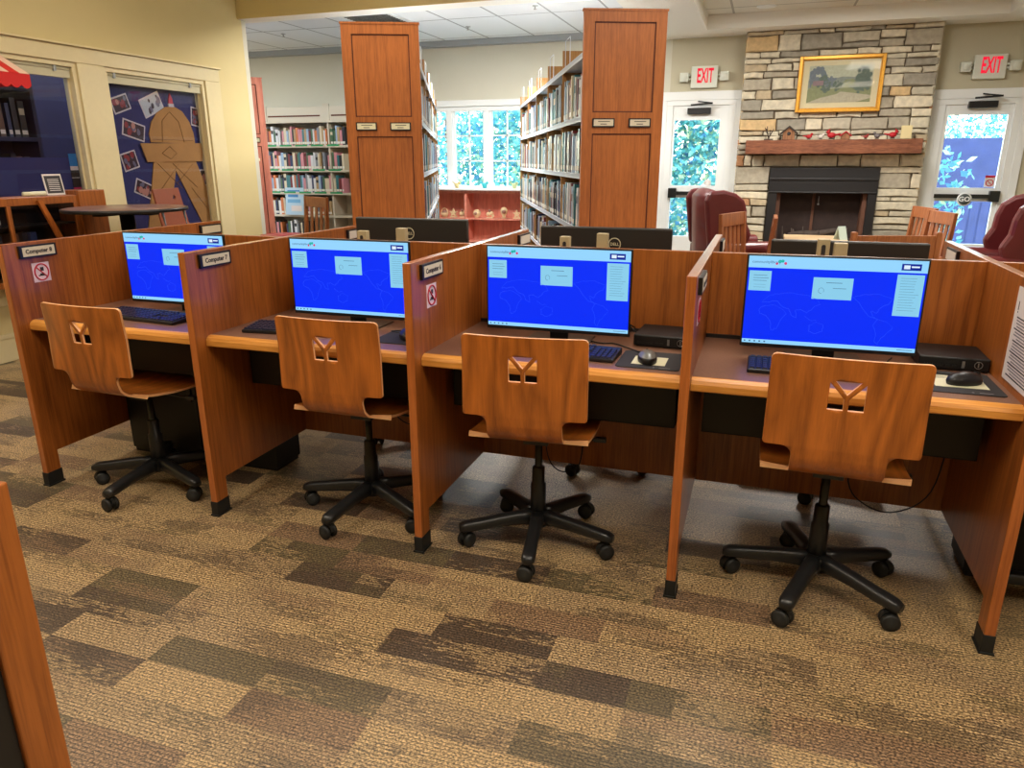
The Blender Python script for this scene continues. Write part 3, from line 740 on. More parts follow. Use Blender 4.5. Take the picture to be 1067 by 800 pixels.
def make_chair():
    r = thing('office_chair', 'tmp', 'office chair')
    sh = plate([outline]+holes, .0095, chair_map, [x*.025 for x in range(-8, 9)], [S[-1]*i/46 for i in range(1, 46)])
    # rim faces get the plywood edge material
    o = sh.build('seat_shell', [M['ply'], M['plyedge']], r)
    me = o.data
    for p in me.polygons: p.use_smooth = False
    es = {}
    # identify side faces by thin width: both ends of w -> compare normal with map normal
    for p in me.polygons:
        c = p.center; best = None
        ys = [prof_at(S[-1]*i/60) for i in range(61)]
        q = min(ys, key=lambda a: (a[0]-c.y)**2+(a[1]-c.z)**2); n = Vector((0, q[2][1], -q[2][0]))
        if abs(p.normal.dot(n)) < .55: p.material_index = 1
        else: p.use_smooth = True
    MB().box(-.085,.085,-.09,.11,.442,.4585).box(-.045,.045,-.06,.06,.415,.442).tube([(.04,.02,.430),(.17,.02,.425),(.225,.015,.428)], .006, 8).box(.20,.245,.005,.028,.420,.436).build('seat_mechanism', M['black'], r, bevel=.004)
    MB().lathe([(0,.14),(.014,.14),(.014,.44),(0,.44)], n=16).build('gas_lift', M['steel'], r)
    MB().lathe([(0,.09),(.030,.09),(.0285,.24),(.024,.245),(.0235,.305),(.018,.31),(0,.31)], n=20).build('lift_sleeve', M['arm'], r)
    b = MB().lathe([(0,.068),(.035,.07),(.045,.09),(.042,.122),(.03,.132),(0,.132)], n=24)
    for k in range(5):
        R_ = Matrix.Rotation(k*2*PI/5, 4, 'Z'); vs = []; fs = []
        st_ = [(.02,.026,.074,.136),(.07,.0245,.078,.130),(.14,.0235,.076,.121),(.20,.0235,.070,.112),(.25,.0245,.066,.106),(.280,.025,.065,.101),(.300,.017,.068,.092)]
        for x, hw, zl, zh in st_:
            for a in range(10):
                an = 2*PI*a/10; ca, sa = math.cos(an), math.sin(an)
                sq = lambda c: math.copysign(abs(c)**.6, c)
                vs.append((x, hw*sq(ca), (zl+zh)/2+(zh-zl)/2*sq(sa)))
        for i in range(len(st_)-1):
            for a in range(10): l = (a+1) % 10; fs.append((i*10+a, i*10+l, i*10+10+l, i*10+10+a))
        fs += [list(range(9,-1,-1)), [len(st_)*10-10+a for a in range(10)]]
        b.add(vs, fs, 0, True, R_)
        b.lathe([(0,.060),(.010,.060),(.010,.08),(0,.08)], (.278,0,0), 10, M=R_)
    b.build('star_base', M['arm'], r)
    for k in range(5):
        ang = k*2*PI/5; rr = random.Random(k*13+5); tw = rr.uniform(-.9,.9)+PI/2
        c = MB()
        MM = Matrix.Rotation(ang,4,'Z') @ Matrix.Translation((.278,0,0)) @ Matrix.Rotation(tw,4,'Z') @ Matrix.Translation((.0,0,0))
        for s in (-1, 1):
            c.lathe([(0,-.0085),(.022,-.0095),(.0285,-.005),(.0285,.005),(.022,.0095),(0,.0095)], n=20, M=MM @ Matrix.Translation((-.008,s*.0165,.0287)) @ Matrix.Rotation(PI/2,4,'X'))
        c.box(-.012,.004,-.007,.007,.018,.052, M=MM)
        hood = [(.026*math.cos(a)-.008, .0287+.031*math.sin(a)+.003) for a in [PI*i/8 for i in range(9)]]
        c.prism(hood, 'y', -.0065, .0065, M=MM); c.lathe([(0,.045),(.0095,.045),(.0095,.062),(0,.062)], n=10, M=MM)
        c.build('caster', M['rubber'], r)
    return r
ch0 = make_chair()
BROT = .5975  # base turn at rest; each chair's base is turned by rotating star and casters
def place_chair(proto, x, y, rot, base, lab, dz=0, first=False, grp='wooden office chairs at the near desks'):
    c = proto if first else dup(proto)
    c.location = (x, y, 0); c.rotation_euler = (0, 0, rot); c['label'] = lab; c['group'] = grp
    for k in kids(c):
        n = k.name.split('.')[0]
        if n in ('star_base', 'caster'): k.rotation_euler = (0, 0, math.radians(base)-rot)
        elif dz and n in ('seat_shell', 'seat_mechanism', 'gas_lift'): k.location.z = dz
    return c
place_chair(ch0, .486, .182, math.radians(-2), 54.5, 'bent plywood office chair on a black base, seen obliquely at the far end carrel', first=True)
place_chair(ch0, 1.514, .264, math.radians(.3), 46, 'bent plywood office chair on black casters in front of the Computer 7 bay', -.002)
place_chair(ch0, 2.241, .226, math.radians(4.8), 63.6, 'plywood office chair with bold cathedral grain between the Computer 6 and 5 panels', -.002)
place_chair(ch0, 3.217, .219, math.radians(-1.5), 34.2, 'nearest and largest plywood office chair, at the desk with the paper notice', .008)
for x, y, b, lab in ((1.34, 1.14, 20, 'office chair on the far side behind the Computer 7 bay, only casters showing'),
                     (2.29, 1.12, 41, 'office chair on the far side behind the Computer 6 bay, only casters showing'),
                     (3.26, 1.16, 48, 'office chair on the far side behind the nearest bay, only casters showing')):
    place_chair(ch0, x, y, PI, b, lab, -.06, grp='office chairs on the far side of the carrels')
place_chair(ch0, 4.05, .30, math.radians(10), 100, 'office chair beyond the notice panel, one caster at the photo edge', grp='wooden office chairs at the near desks')

# ------------------------------------------------------------------ monitors
SCR = {'blue': emit('screen_blue', (8,48,250), 1.0), 'pale': emit('screen_pale', (150,214,255), 1.0), 'card': emit('screen_card', (140,206,236), 1.0),
       'map': emit('screen_map', (34,78,250), 1.0), 'navy': emit('screen_navy', (10,40,150), 1.0), 'txt': emit('screen_text', (60,90,130), 1.0),
       'teal': emit('screen_teal', (20,180,170), 1.0), 'pink': emit('screen_pink', (220,50,110), 1.0), 'white': emit('screen_white', (225,240,255), 1.0)}
SM = list(SCR.values()); SI = {k: i for i, k in enumerate(SCR)}
def make_monitor():
    r = thing('monitor', 'tmp', 'monitor')
    w2, h0, h1 = .270, -.155, .155
    MB().box(-w2, w2, .0, .012, h0, h1).box(-.20, .20, .012, .040, -.12, .10).build('bezel', M['black'], r, bevel=.003)
    s = MB(); sw, s0, s1 = w2-.006, h0+.013, h1-.006
    def rect(x0, x1, z0, z1, m, d): s.box(x0, x1, -.0004-d, -.0002, z0, z1, SI[m])
    rect(-sw, sw, s0, s1, 'blue', 0)
    Hh = s1-s0; Wd = 2*sw
    X = lambda a: -sw+Wd*a
    Z = lambda b: s1-Hh*b
    rect(X(0), X(1), Z(.13), Z(0), 'pale', .0003); rect(X(0), X(1), Z(1), Z(.955), 'pale', .0003)
    rect(X(.01), X(.14), Z(.39), Z(.165), 'card', .0003); rect(X(.385), X(.61), Z(.455), Z(.215), 'card', .0003); rect(X(.845), X(.99), Z(.60), Z(.15), 'card', .0003)
    rect(X(.86), X(.965), Z(.105), Z(.035), 'navy', .0006); rect(X(.872), X(.905), Z(.09), Z(.05), 'white', .0008); rect(X(.912), X(.955), Z(.075), Z(.058), 'white', .0008)
    RX = Matrix.Rotation(PI/2, 4, 'X')
    s.text('communitylibrary', .0125, Matrix.Translation((X(.02), -.0009, Z(.065))) @ RX, SI['txt'], .0001, 'LEFT')
    for cx, cz, rr, m in ((.182,.055,.0055,'teal'), (.198,.05,.005,'teal'), (.215,.075,.0045,'pink'), (.165,.08,.004,'pink')):
        s.lathe([(0,0),(rr,0),(rr,.0003),(0,.0003)], n=12, m=SI[m], M=Matrix.Translation((X(cx), -.0007, Z(cz))) @ RX)
    pr = random.Random(5)
    for i in range(3): s.box(X(.035), X(.115+.01*(i % 2)), -.0009, -.0006, Z(.215+.03*i)-.0006, Z(.215+.03*i)+.0006, SI['txt'])
    for i in range(2): s.box(X(.04), X(.11), -.0009, -.0006, Z(.32+.03*i)-.0003, Z(.32+.03*i)+.0003, SI['txt'])
    s.box(X(.46), X(.55), -.0009, -.0006, Z(.27)-.0008, Z(.27)+.0008, SI['txt']); s.box(X(.50), X(.575), -.0009, -.0006, Z(.33)-.0007, Z(.33)+.0007, SI['txt'])
    s.tube([(X(.435)+.008*math.cos(a), -.0008, Z(.36)+.009*math.sin(a)) for a in [i*PI/8-.6 for i in range(15)]], .0006, 4, SI['txt'])
    for i in range(13): s.box(X(.865), X(.97-.03*pr.random()), -.0009, -.0006, Z(.19+.029*i)-.0003, Z(.19+.029*i)+.0004, SI['txt'])
    for i in range(5): s.box(X(.012+.03*i), X(.022+.03*i), -.0009, -.0006, Z(.985), Z(.97), SI['txt'])
    s.box(X(.90), X(.985), -.0009, -.0006, Z(.98), Z(.975), SI['txt'])
    # continents as faint outlines
    cont = [[(.10,.52),(.14,.44),(.20,.42),(.27,.40),(.36,.42),(.42,.46),(.44,.52),(.40,.56),(.37,.62),(.33,.58),(.30,.60),(.31,.68),(.28,.66),(.26,.58),(.22,.56),(.19,.50),(.14,.52),(.10,.52)],
            [(.12,.56),(.18,.55),(.23,.60),(.25,.64),(.22,.72),(.20,.82),(.17,.84),(.16,.74),(.13,.67),(.09,.65),(.09,.60),(.12,.56)],
            [(.39,.76),(.43,.72),(.47,.74),(.47,.82),(.43,.85),(.39,.83),(.39,.76)],
            [(.36,.66),(.39,.70),(.43,.70)],
            [(.62,.42),(.68,.38),(.76,.37),(.84,.42),(.82,.48),(.78,.52),(.76,.58),(.73,.56),(.74,.62),(.77,.65),(.72,.62),(.68,.54),(.66,.48),(.62,.42)],
            [(.77,.65),(.82,.67),(.86,.73),(.83,.80),(.80,.88),(.79,.93),(.77,.90),(.77,.80),(.75,.72),(.77,.65)]]
    for L_ in cont:
        P = [(X(a), -.0006, Z(b)) for a, b in L_]
        Q = []
        for i in range(len(P)-1):
            for t in (0, .33, .66):
                a, b = P[i], P[i+1]; j = pr.uniform(-.0022,.0022) if t else 0
                Q.append((a[0]+(b[0]-a[0])*t+j, a[1], a[2]+(b[2]-a[2])*t-j))
        Q.append(P[-1]); s.tube(Q, .0006, 4, SI['map'])
    s.build('screen', SM, r)
    MB().box(-.035,.035,.04,.055,-.22,.03).box(-.03,.03,.03,.045,-.05,.05).build('stand_neck', M['black'], r, bevel=.004)
    MB().box(-.12,.12,-.05,.13,-.1955,-.1885).build('stand_base', plain('silver_base', (96,88,78), .35, metal=.3), r, bevel=.003)
    return r
mon0 = make_monitor()
MZ0 = .941
def mon(x, y, rz, lab, first=False):
    m = mon0 if first else dup(mon0)
    m.location = (x, y, MZ0); m.rotation_euler = (math.radians(0), 0, math.radians(rz)); m['label'] = lab; m['group'] = 'lit monitors in the near bays'
mon(.545, .375, 0, 'monitor with blue login screen partly hidden by the Computer 7 panel', True)
mon(1.405, .375, 0, 'blue screened monitor in the bay signed Computer 7')
mon(2.262, .365, 0, 'blue screened monitor in the bay signed Computer 6, beside a grey mouse')
mon(3.178, .375, 1.5, 'largest blue screened monitor, in the bay with the paper notice')
# monitors on the far side, backs towards us
def back_mon(x0, x1, zt, y, lab, logo):
    r = thing('monitor', lab, 'monitor', ((x0+x1)/2, y, 0), 0, 'dark monitors seen from behind'); w = (x1-x0)/2
    MB().box(-w, w, 0, .03, zt-.35, zt).box(-w+.08, w-.08, -.025, 0, zt-.30, zt-.12).build('back_shell', M['backshell'], r, bevel=.006)
    MB().box(-w+.006, w-.006, .030, .032, zt-.335, zt-.006).build('screen', SCR['blue'], r)
    MB().box(-.035,.035,-.045,-.02,.75,zt-.15).build('stand_neck', M['black'], r, bevel=.003)
    MB().box(-.12,.12,-.12,.10,DESK,.7515).build('stand_base', M['black'], r, bevel=.003)
    if logo is not None:
        RX = Matrix.Translation((logo, -.0005, zt-.068)) @ Matrix.Rotation(PI/2, 4, 'X')
        g = MB().tube([(logo+.025*math.cos(a), -.001, zt-.068+.025*math.sin(a)) for a in [i*PI/16 for i in range(33)]], .0022, 6, cap=False)
        g.text('DELL', .017, RX @ Matrix.Translation((0,0,.0006)), 0, .0004, bold=.0004)
        g.build('logo', plain('silver_logo', (196,190,160), .4), r)
back_mon(1.138, 1.699, 1.139, .90, 'dark monitor seen from behind above the Computer 7 bay', -.005)
back_mon(2.041, 2.600, 1.121, .90, 'dark monitor seen from behind above the Computer 6 bay', .045)
back_mon(2.985, 3.540, 1.092, .90, 'dark monitor seen from behind above the nearest bay, barely showing', None)

# beige outlet posts clamped on the back panel
def clamp(x, w, h, hole, lab):
    t = thing('outlet_post', lab, 'outlet', (x, .676, H-.01), 0, 'beige outlet posts on the carrel backs')
    MB().box(-w/2, w/2, -.012, .02, -.02, h+.01).build('post_body', M['beigeplastic'], t, bevel=.003)
    if hole: MB().prism([(-.007,.003),(.007,.003),(.007,h-.014),(.004,h-.009),(-.004,h-.009),(-.007,h-.014)], 'y', -.0135, -.0115).build('socket', M['ink'], t)
for a in ((1.303,.045,.032,True,'low beige outlet post with a socket under the far dark monitor corner'), (1.49,.043,.048,False,'tall blank beige post before the round logo, Computer 7 bay'),
          (2.21,.040,.034,True,'low beige outlet post with a socket in the Computer 6 bay'), (2.36,.043,.050,False,'tall blank beige post before the round logo, Computer 6 bay'),
          (3.158,.042,.052,True,'beige outlet post with a socket above the largest blue screen'), (3.215,.045,.040,False,'flat beige post beside the socket above the largest blue screen')):
    clamp(*a)

# ------------------------------------------------------------------ desk items
def keyboard(cx, cy, rz, lab):
    r = thing('keyboard', lab, 'keyboard', (cx, cy, DESK), math.radians(rz), 'black keyboards on the desks')
    MB().prism([(-.068,.0),(.068,.0),(.068,.024),(-.068,.013)], 'x', -.22, .22).build('keyboard_body', M['black'], r, bevel=.004)
    k = MB()
    def key(x, y, w, d):
        z = .013+(y+.068)/.136*.011
        k.add([(x-w/2,y-d/2,z-.001),(x+w/2,y-d/2,z-.001),(x+w/2,y+d/2,z),(x-w/2,y+d/2,z),(x-w/2+.0018,y-d/2+.002,z+.0055),(x+w/2-.0018,y-d/2+.002,z+.0055),(x+w/2-.0018,y+d/2-.0015,z+.0062),(x-w/2+.0018,y+d/2-.0015,z+.0062)],
              [(4,5,6,7),(0,1,5,4),(1,2,6,5),(2,3,7,6),(3,0,4,7)])
    for row in range(6):
        y = -.052+row*.0192+(.004 if row == 5 else 0)
        for i in range(15):
            if row == 0 and 3 < i < 9:
                if i == 6: key(-.205+6*.019, y, .090, .0165)
                continue
            key(-.205+i*.019, y, .0168, .0165)
        for i in range(3):
            if row in (0,3,4,5) or (row == 1 and i == 1): key(.098+i*.0185-.012, y, .0165, .0165)
        if row < 5:
            for i in range(4): key(.148+i*.0185, y, .0165, .0165)
    k.build('keys', M['key'], r)
keyboard(.475, .250, -5, 'black keyboard with blue glow on the keys in the far end bay')
keyboard(1.255, .235, 6, 'black keyboard whose left end shows in the Computer 7 bay')
keyboard(2.30, .228, -3, 'black keyboard whose number pad shows in the Computer 6 bay')
keyboard(3.160, .245, 0, 'black keyboard half hidden behind the nearest chair')
def mouse(x, y, rz, shell, lab):
    r = thing('computer_mouse', lab, 'mouse', (x, y, DESK+.0045), math.radians(rz), 'computer mice')
    vs = []; fs = []; n = 20; prof = [(.0,1.0),(.010,1.04),(.020,.96),(.029,.72),(.034,.40),(.0355,.0)]
    for z, s in prof:
        for k in range(n):
            a = 2*PI*k/n; vs.append((.031*s*math.cos(a), .056*s*math.sin(a)-.004*(z/.035), z))
    for i in range(len(prof)-1):
        for k in range(n): l = (k+1) % n; fs.append((i*n+k, i*n+l, i*n+n+l, i*n+n+k))
    top = [f for f in fs if f[0] >= 3*n]; low = [f for f in fs if f[0] < 3*n]
    MB().add(vs, low, 0, True).build('mouse_body', M['black'], r)
    vs2 = [(a, b, c+.0008) for a, b, c in vs]
    MB().add(vs2, [f for f in fs if f[0] >= 2*n], 0, True).build('mouse_shell', shell, r)
    MB().tube([(0,.030,.031),(0,.048,.026)], .004, 8).build('scroll_wheel', M['rubber'], r)
def pad(x0, x1, y0, y1, lab, nx=None):
    o = MB().prism([(x0+.01,y0),(x1-.01,y0),(x1,y0+.01),(x1,y1-.01),(x1-.01,y1),(x0+.01,y1),(x0,y1-.01),(x0,y0+.01)], 'z', DESK, DESK+.003)
    if nx: o.box(nx, nx+.006, y0+.012, y0+.018, DESK+.003, DESK+.0033, 1).box(nx+.02, nx+.055, y0+.013, y0+.018, DESK+.003, DESK+.0033, 1)
    o = o.build('mouse_pad', [M['pad'], M['greyink']]); tag(o, lab, 'mouse pad', 'dark mouse pads')
def note(x0, x1, y0, y1, lab):
    o = MB().box(x0, x1, y0, y1, DESK+.0032, DESK+.004, 0)
    for i in range(3): o.box(x0+.015, x0+.04+.012*(i % 2), y1-.02-i*.009, y1-.018-i*.009, DESK+.004, DESK+.0042, 1)
    o = o.build('paper_card', [M['note'], M['greyink']]); tag(o, lab, 'card', 'cream cards under the mice')
pad(2.528, 2.735, .118, .335, 'dark mouse pad under the grey mouse', 2.65)
note(2.575, 2.685, .160, .262, 'cream instruction card under the grey mouse')
mouse(2.622, .205, 12, M['mousegrey'], 'grey topped computer mouse on a cream card')
pad(3.41, 3.648, .138, .375, 'dark mouse pad before the mini computer nearest the notice', 3.56)
note(3.475, 3.616, .195, .325, 'cream instruction card in front of the mini computer by the notice')
mouse(3.560, .245, -60, M['black'], 'black computer mouse on the pad nearest the paper notice')
pad(1.60, 1.80, .165, .37, 'dark mouse pad in the Computer 7 bay, mostly behind the panel')
mouse(1.712, .255, 30, M['black'], 'black computer mouse half hidden by the Computer 6 panel')
def minipc(x, y, rz, lab):
    r = thing('mini_computer', lab, 'computer', (x, y, DESK), math.radians(rz), 'small black desktop computers')
    MB().box(-.100,.100,0,.190,.004,.044).build('case', M['blackmetal'], r, bevel=.004)
    MB().box(-.09,.09,.01,.18,0,.004).build('rubber_feet', M['rubber'], r)
    f = MB()
    for i in range(16): f.box(-.086+i*.0036, -.0845+i*.0036, -.0012, 0, .012, .022 if i % 2 else .018)
    for i, w in ((0,.012),(1,.012)): f.box(-.022+i*.018, -.022+i*.018+w, -.0012, 0, .014, .020)
    f.build('front_vents', M['steel'], r)
    MB().box(.022,.030,-.002,0,.012,.034).build('usb_drive', M['chrome'], r)
    lg = MB().tube([(.068+.011*math.cos(a), -.0012, .024+.011*math.sin(a)) for a in [i*PI/12 for i in range(25)]], .0011, 5, cap=False).box(.0665,.0695,-.0016,0,.017,.031)
    lg.build('power_button', M['chrome'], r)
minipc(2.640, .405, -3, 'small black desktop computer cut by the Computer 5 panel')
minipc(3.562, .400, -1, 'small black desktop computer nearest the paper notice')

def cable(pts, lab, r=.0028, grp='black computer cables'):
    # smooth curve through points
    P = [Vector(p) for p in pts]; Q = []
    for i in range(len(P)-1):
        p0, p1, p2, p3 = P[max(i-1,0)], P[i], P[i+1], P[min(i+2,len(P)-1)]
        for k in range(6):
            t = k/6; Q.append(.5*((2*p1)+(p2-p0)*t+(2*p0-5*p1+4*p2-p3)*t*t+(3*p1-p0-3*p2+p3)*t**3))
    Q.append(P[-1]); o = MB().tube(Q, r, 6).build('cable', M['rubber']); tag(o, lab, 'cable', grp)
cable([(2.33,.45,.749),(2.42,.40,.749),(2.47,.41,.749),(2.53,.36,.749),(2.585,.30,.752),(2.612,.262,.765)], 'thin black mouse lead beside the Computer 6 screen')
cable([(2.52,.56,.78),(2.50,.52,.80),(2.55,.50,.77),(2.60,.58,.76)], 'black lead running behind the mini computer in the Computer 6 bay')
cable([(3.40,.50,.749),(3.38,.42,.749),(3.45,.36,.752),(3.51,.31,.758),(3.545,.29,.764)], 'thin black mouse lead beside the largest blue screen')
cable([(.60,.36,.749),(.585,.31,.755),(.58,.24,.756)], 'thin black lead looping over the keyboard in the far end bay')
cable([(1.62,.44,.749),(1.66,.38,.749),(1.60,.34,.749),(1.68,.31,.749)], 'thin black lead under the Computer 7 monitor')
cable([(1.52,.50,.50),(1.50,.50,.36),(1.58,.50,.30),(1.67,.50,.37),(1.66,.50,.50)], 'round loop of black cable hanging behind the second chair')
cable([(2.17,.55,.50),(2.18,.55,.24),(2.23,.54,.16),(2.30,.54,.17),(2.33,.55,.24),(2.34,.55,.50)], 'black cable loop hanging behind the third chair')
cable([(3.32,.55,.50),(3.33,.55,.26),(3.40,.54,.18),(3.50,.54,.17),(3.60,.55,.26),(3.63,.55,.50)], 'long black cable drooping under the desk by the notice')

# ------------------------------------------------------------------ neighbouring carrel behind the photographer
nb = thing('study_carrel', 'wooden carrel post cropped by the lower corner of the photo', 'study carrel', (2.105, -1.585, 0))
MB().box(-.03, 0, -.055, 0, 0, 1.02).build('end_post', M['panel'], nb, bevel=.0025)
MB().box(-.022, -.006, -.95, -.055, .12, 1.0).build('side_panel', M['black'], nb)
MB().box(-.95, -.03, -.62, -.07, .715, .745).build('desktop', M['laminate'], nb)
MB().box(-.03, 0, -.96, -.95, 0, 1.0).box(-.95, -.92, -.62, -.07, 0, .715).build('rear_post', M['edge'], nb)

# ------------------------------------------------------------------ library ranges
RZ = math.radians(22.863)
BOOKC = {'white': (214,218,222), 'grey': (128,134,142), 'dark blue': (44,58,96), 'black': (40,40,46), 'dark red': (120,44,50), 'tan': (178,150,108),
         'teal': (58,120,128), 'pale blue': (150,178,206), 'brown': (96,68,52), 'cream': (214,204,178), 'pink': (206,140,150), 'orange': (206,120,70), 'green': (70,104,76)}
BM = {k: plain('book_cover_'+k.replace(' ', '_'), c, .35, coat=.25) for k, c in BOOKC.items()}
BM['label'] = plain('spine_label', (226,224,214), .5)
book_cache = {}
def book_mesh(color, t, h, d):
    key = (color, round(t, 3), round(h, 2), round(d, 2))
    if key not in book_cache:
        b = MB()   # spine faces -y, thickness along x
        b.box(-t/2, -t/2+.003, 0, d, 0, h, 0).box(t/2-.003, t/2, 0, d, 0, h, 0).box(-t/2, t/2, -.002, .004, 0, h, 0)
        b.box(-t/2+.003, t/2-.003, .004, d-.006, .004, h-.004, 1)
        b.box(-t/2+.002, t/2-.002, -.003, -.0018, .02, .05, 1)
        if t > .038 and int(h*50) % 2: b.box(-t/2+.003, t/2-.003, -.003, -.0018, h*.62, h*.8, 2)
        tc = BM['cream'] if color in ('dark blue', 'black', 'dark red', 'brown', 'teal', 'green') else BM['black']
        o = b.build('book', [BM[color], BM['label'], tc]); me = o.data; bpy.data.objects.remove(o); book_cache[key] = me
    return book_cache[key]
book_rows = []
def add_book(color, t, h, d, mat, rowinfo):
    o = bpy.data.objects.new('book', book_mesh(color, t, h, d)); col.objects.link(o); o.matrix_world = mat
    o['category'] = 'book'; rowinfo.append((o, color)); return o
used_labels = {}
def finish_row(rowinfo, where, grp):
    n = len(rowinfo)
    for i, (o, c) in enumerate(rowinfo):
        a = rowinfo[i-1][1] if i else None; b = rowinfo[i+1][1] if i < n-1 else None
        part = 'first third' if i < n/3 else ('middle third' if i < 2*n/3 else 'last third')
        if a is None: l = '%s book, first on the %s' % (c, where)
        elif b is None: l = '%s book, last on the %s' % (c, where)
        else: l = '%s book between %s and %s, %s, %s' % (c, a, b, part, where)
        used_labels.setdefault(l, []).append(o); o['label'] = l; o['group'] = grp
def book_range(ox, oy, rz, L, lab, front_books, signs=True, height=2.25, endw=.51, endmat='end', side=-1, seed=1):
    """end panel in local xz facing -y, range runs +y"""
    r = thing('library_shelf_range', lab, 'bookshelf', (ox, oy, 0), rz)
    e = MB(); w = endw
    e.box(0, w, 0, .03, 0, height, 0)
    for z0, z1 in ((1.675, height-.06), (.12, 1.55)):
        x0, x1 = .065, w-.065
        for a in ((x0,x0+.008,z0,z1),(x1-.008,x1,z0,z1),(x0,x1,z0,z0+.008),(x0,x1,z1-.008,z1)): e.box(a[0], a[1], -.0015, 0, a[2], a[3], 1)
    # raised frame members around recessed fields
    for a in ((0,.065,0,height),(w-.065,w,0,height),(.065,w-.065,height-.06,height),(.065,w-.065,1.55,1.675),(.065,w-.065,0,.12)): e.box(a[0], a[1], -.008, 0, a[2], a[3], 0)
    e.box(-.006, w+.006, -.012, .034, height, height+.012, 0)
    e.build('end_panel', [M[endmat], M['endline']], r)
    if signs:
        for x in ((.065,.205), (.295,.435)):
            s = MB().box(x[0], x[1], -.020, -.008, 1.588, 1.640, 0).box(x[0]+.008, x[1]-.008, -.0215, -.019, 1.595, 1.633, 1)
            s.box(x[0]+.035, x[1]-.03, -.0222, -.021, 1.619, 1.623, 2).box(x[0]+.05, x[1]-.05, -.0222, -.021, 1.604, 1.608, 2)
            o = s.build('sign_holder', [M['black'], M['signplate'] if ox > 1 else M['note'], M['ink']], r); o['label'] = 'small framed call number sign'
    MB().box(w/2-.012, w/2+.012, .03, L, .06, 2.03).build('centre_spine', M['tan'], r)
    tiers = (2.02, 1.655, 1.305, .955, .605, .255)
    for sd in (-1, 1):
        xo = 0 if sd < 0 else w; xi = w/2-sd*0 + (.012 if sd > 0 else -.012)
        a, b = sorted((xo, xi))
        for z in tiers:
            m = MB().box(a, b, .035, L, z-.018, z, 0)
            lip = (a, a+.006) if sd < 0 else (b-.006, b)
            m.box(lip[0], lip[1], .035, L, z-.030, z+.004, 0)
            m.build('shelf', M['shelfwhite'], r)
        u = MB(); xe = a if sd < 0 else b-.035
        for k in range(1, 5):
            y = .035+k*(L-.035)/5
            u.box(a+.004, b-.004, y-.008, y+.008, .02, 2.15, 0)
        u.box(a, b, L-.02, L+.005, .0, 2.12, 0)
        u.build('divider', M['tan'], r)
    # wire book supports standing above the cap shelf
    for k in range(0, 5):
        y = .035+(k+1)*(L-.035)/5-.03
        for xx in (.02, w-.02):
            MB().tube([(xx,y,2.02),(xx,y,2.21),(xx,y-.22,2.21),(xx,y-.22,2.02)], .003, 5).build('wire_support', M['shelfwhite'], r)
    MB().box(.02, w-.02, .035, L, 0, .235).build('plinth', M['shelfcream'], r)
    return r
R2 = book_range(1.816, 2.556, RZ, 4.53, 'tall double shelf range with orange wood end, before the glass door', None)
R1 = book_range(.200, 2.455, RZ, 4.45, 'tall double shelf range with orange wood end, left of the large window', None)
R3 = book_range(-2.76, 4.73, math.radians(42), 1.7, 'tall shelf range with reddish end half hidden behind the wall corner', None, endmat='redwood')
def fill(root, side, y0, y1, z, where, grp, budget=None, rr=None, stuff=None, w=.51, hmin=.20, hmax=.29, tmin=.028, tmax=.055, cols=None, maxh=.30):
    rr = rr or random.Random(z*100); y = y0; row = []
    RM = Matrix.Translation(root.location) @ Matrix.Rotation(root.rotation_euler.z, 4, 'Z')
    cols = cols or ['white','white','grey','dark blue','black','dark red','tan','pale blue','pale blue','brown','cream','teal']
    while y < y1:
        if rr.random() < .05: y += rr.uniform(.03, .12)
        t = round(rr.uniform(tmin, tmax)/.006)*.006; h = round(rr.uniform(hmin, hmax)/.02)*.02; c = rr.choice(cols); d = .20
        lean = 0
        inset = rr.uniform(.004, .02)
        if side < 0: MM = RM @ Matrix.Translation((inset, y+t/2, z)) @ Matrix.Rotation(-PI/2, 4, 'Z')
        else: MM = RM @ Matrix.Translation((w-inset, y+t/2, z)) @ Matrix.Rotation(PI/2, 4, 'Z')
        if stuff is not None:
            mi = list(BM).index(c); stuff.box(-t/2, t/2, -.002, d, 0, h, mi, M=MM); stuff.box(-t/2+.003, t/2-.003, -.003, -.002, .02, .05, list(BM).index('label'), M=MM)
        else: add_book(c, t, h, d, MM, row)
        y += t+rr.uniform(.0005, .004)
    if stuff is None: finish_row(row, where, grp)
names = {1.655: 'top shelf', 1.305: 'second shelf', .955: 'third shelf', .605: 'fourth shelf'}
rest = MB()
for z in (1.655, 1.305, .955, .605):
    fill(R2, -1, .06, 1.95, z, '%s, nearer range' % names[z], 'books on the %s of the near range' % names[z], rr=random.Random(int(z*1000)), hmin=.22)
    fill(R2, -1, 1.98, 4.45, z, '', '', stuff=rest, rr=random.Random(int(z*977)), hmin=.20)
    fill(R1, 1, .06, 4.35, z, '', '', stuff=rest, rr=random.Random(int(z*911)), hmin=.20)
o = rest.build('distant_books', list(BM.values())); tag(o, 'mass of further books receding along both tall shelf ranges', 'books', kind='stuff')

# cream bookcase on the back wall
cbx0, cbx1, cby = -4.05, -2.25, 7.2
cb = thing('bookcase', 'cream metal bookcase of colourful books against the back wall', 'bookcase', (cbx0, cby, 0))
Wc = cbx1-cbx0; sec = [0, Wc*.62, Wc]
MB().box(0, Wc, .36, .38, 0, 2.10).box(-.03, 0, 0, .38, 0, 2.10).box(Wc, Wc+.03, 0, .38, 0, 2.10).box(sec[1]-.012, sec[1]+.012, .01, .37, 0, 2.10).build('case_body', M['shelfcream'], cb)
can = MB().box(-.03, Wc+.03, -.01, .38, 1.925, 2.115, 0).box(-.04, Wc+.04, -.02, .38, 1.905, 1.93, 0).box(sec[1]-.05, sec[1]+.05, -.02, .0, 1.93, 2.15, 0).box(-.03,.14,-.02,0,1.93,2.13,0)
for a, b in ((.16, sec[1]-.10), (sec[1]+.08, Wc-.05)): can.box(a, b, -.013, -.009, 1.985, 2.005, 1)
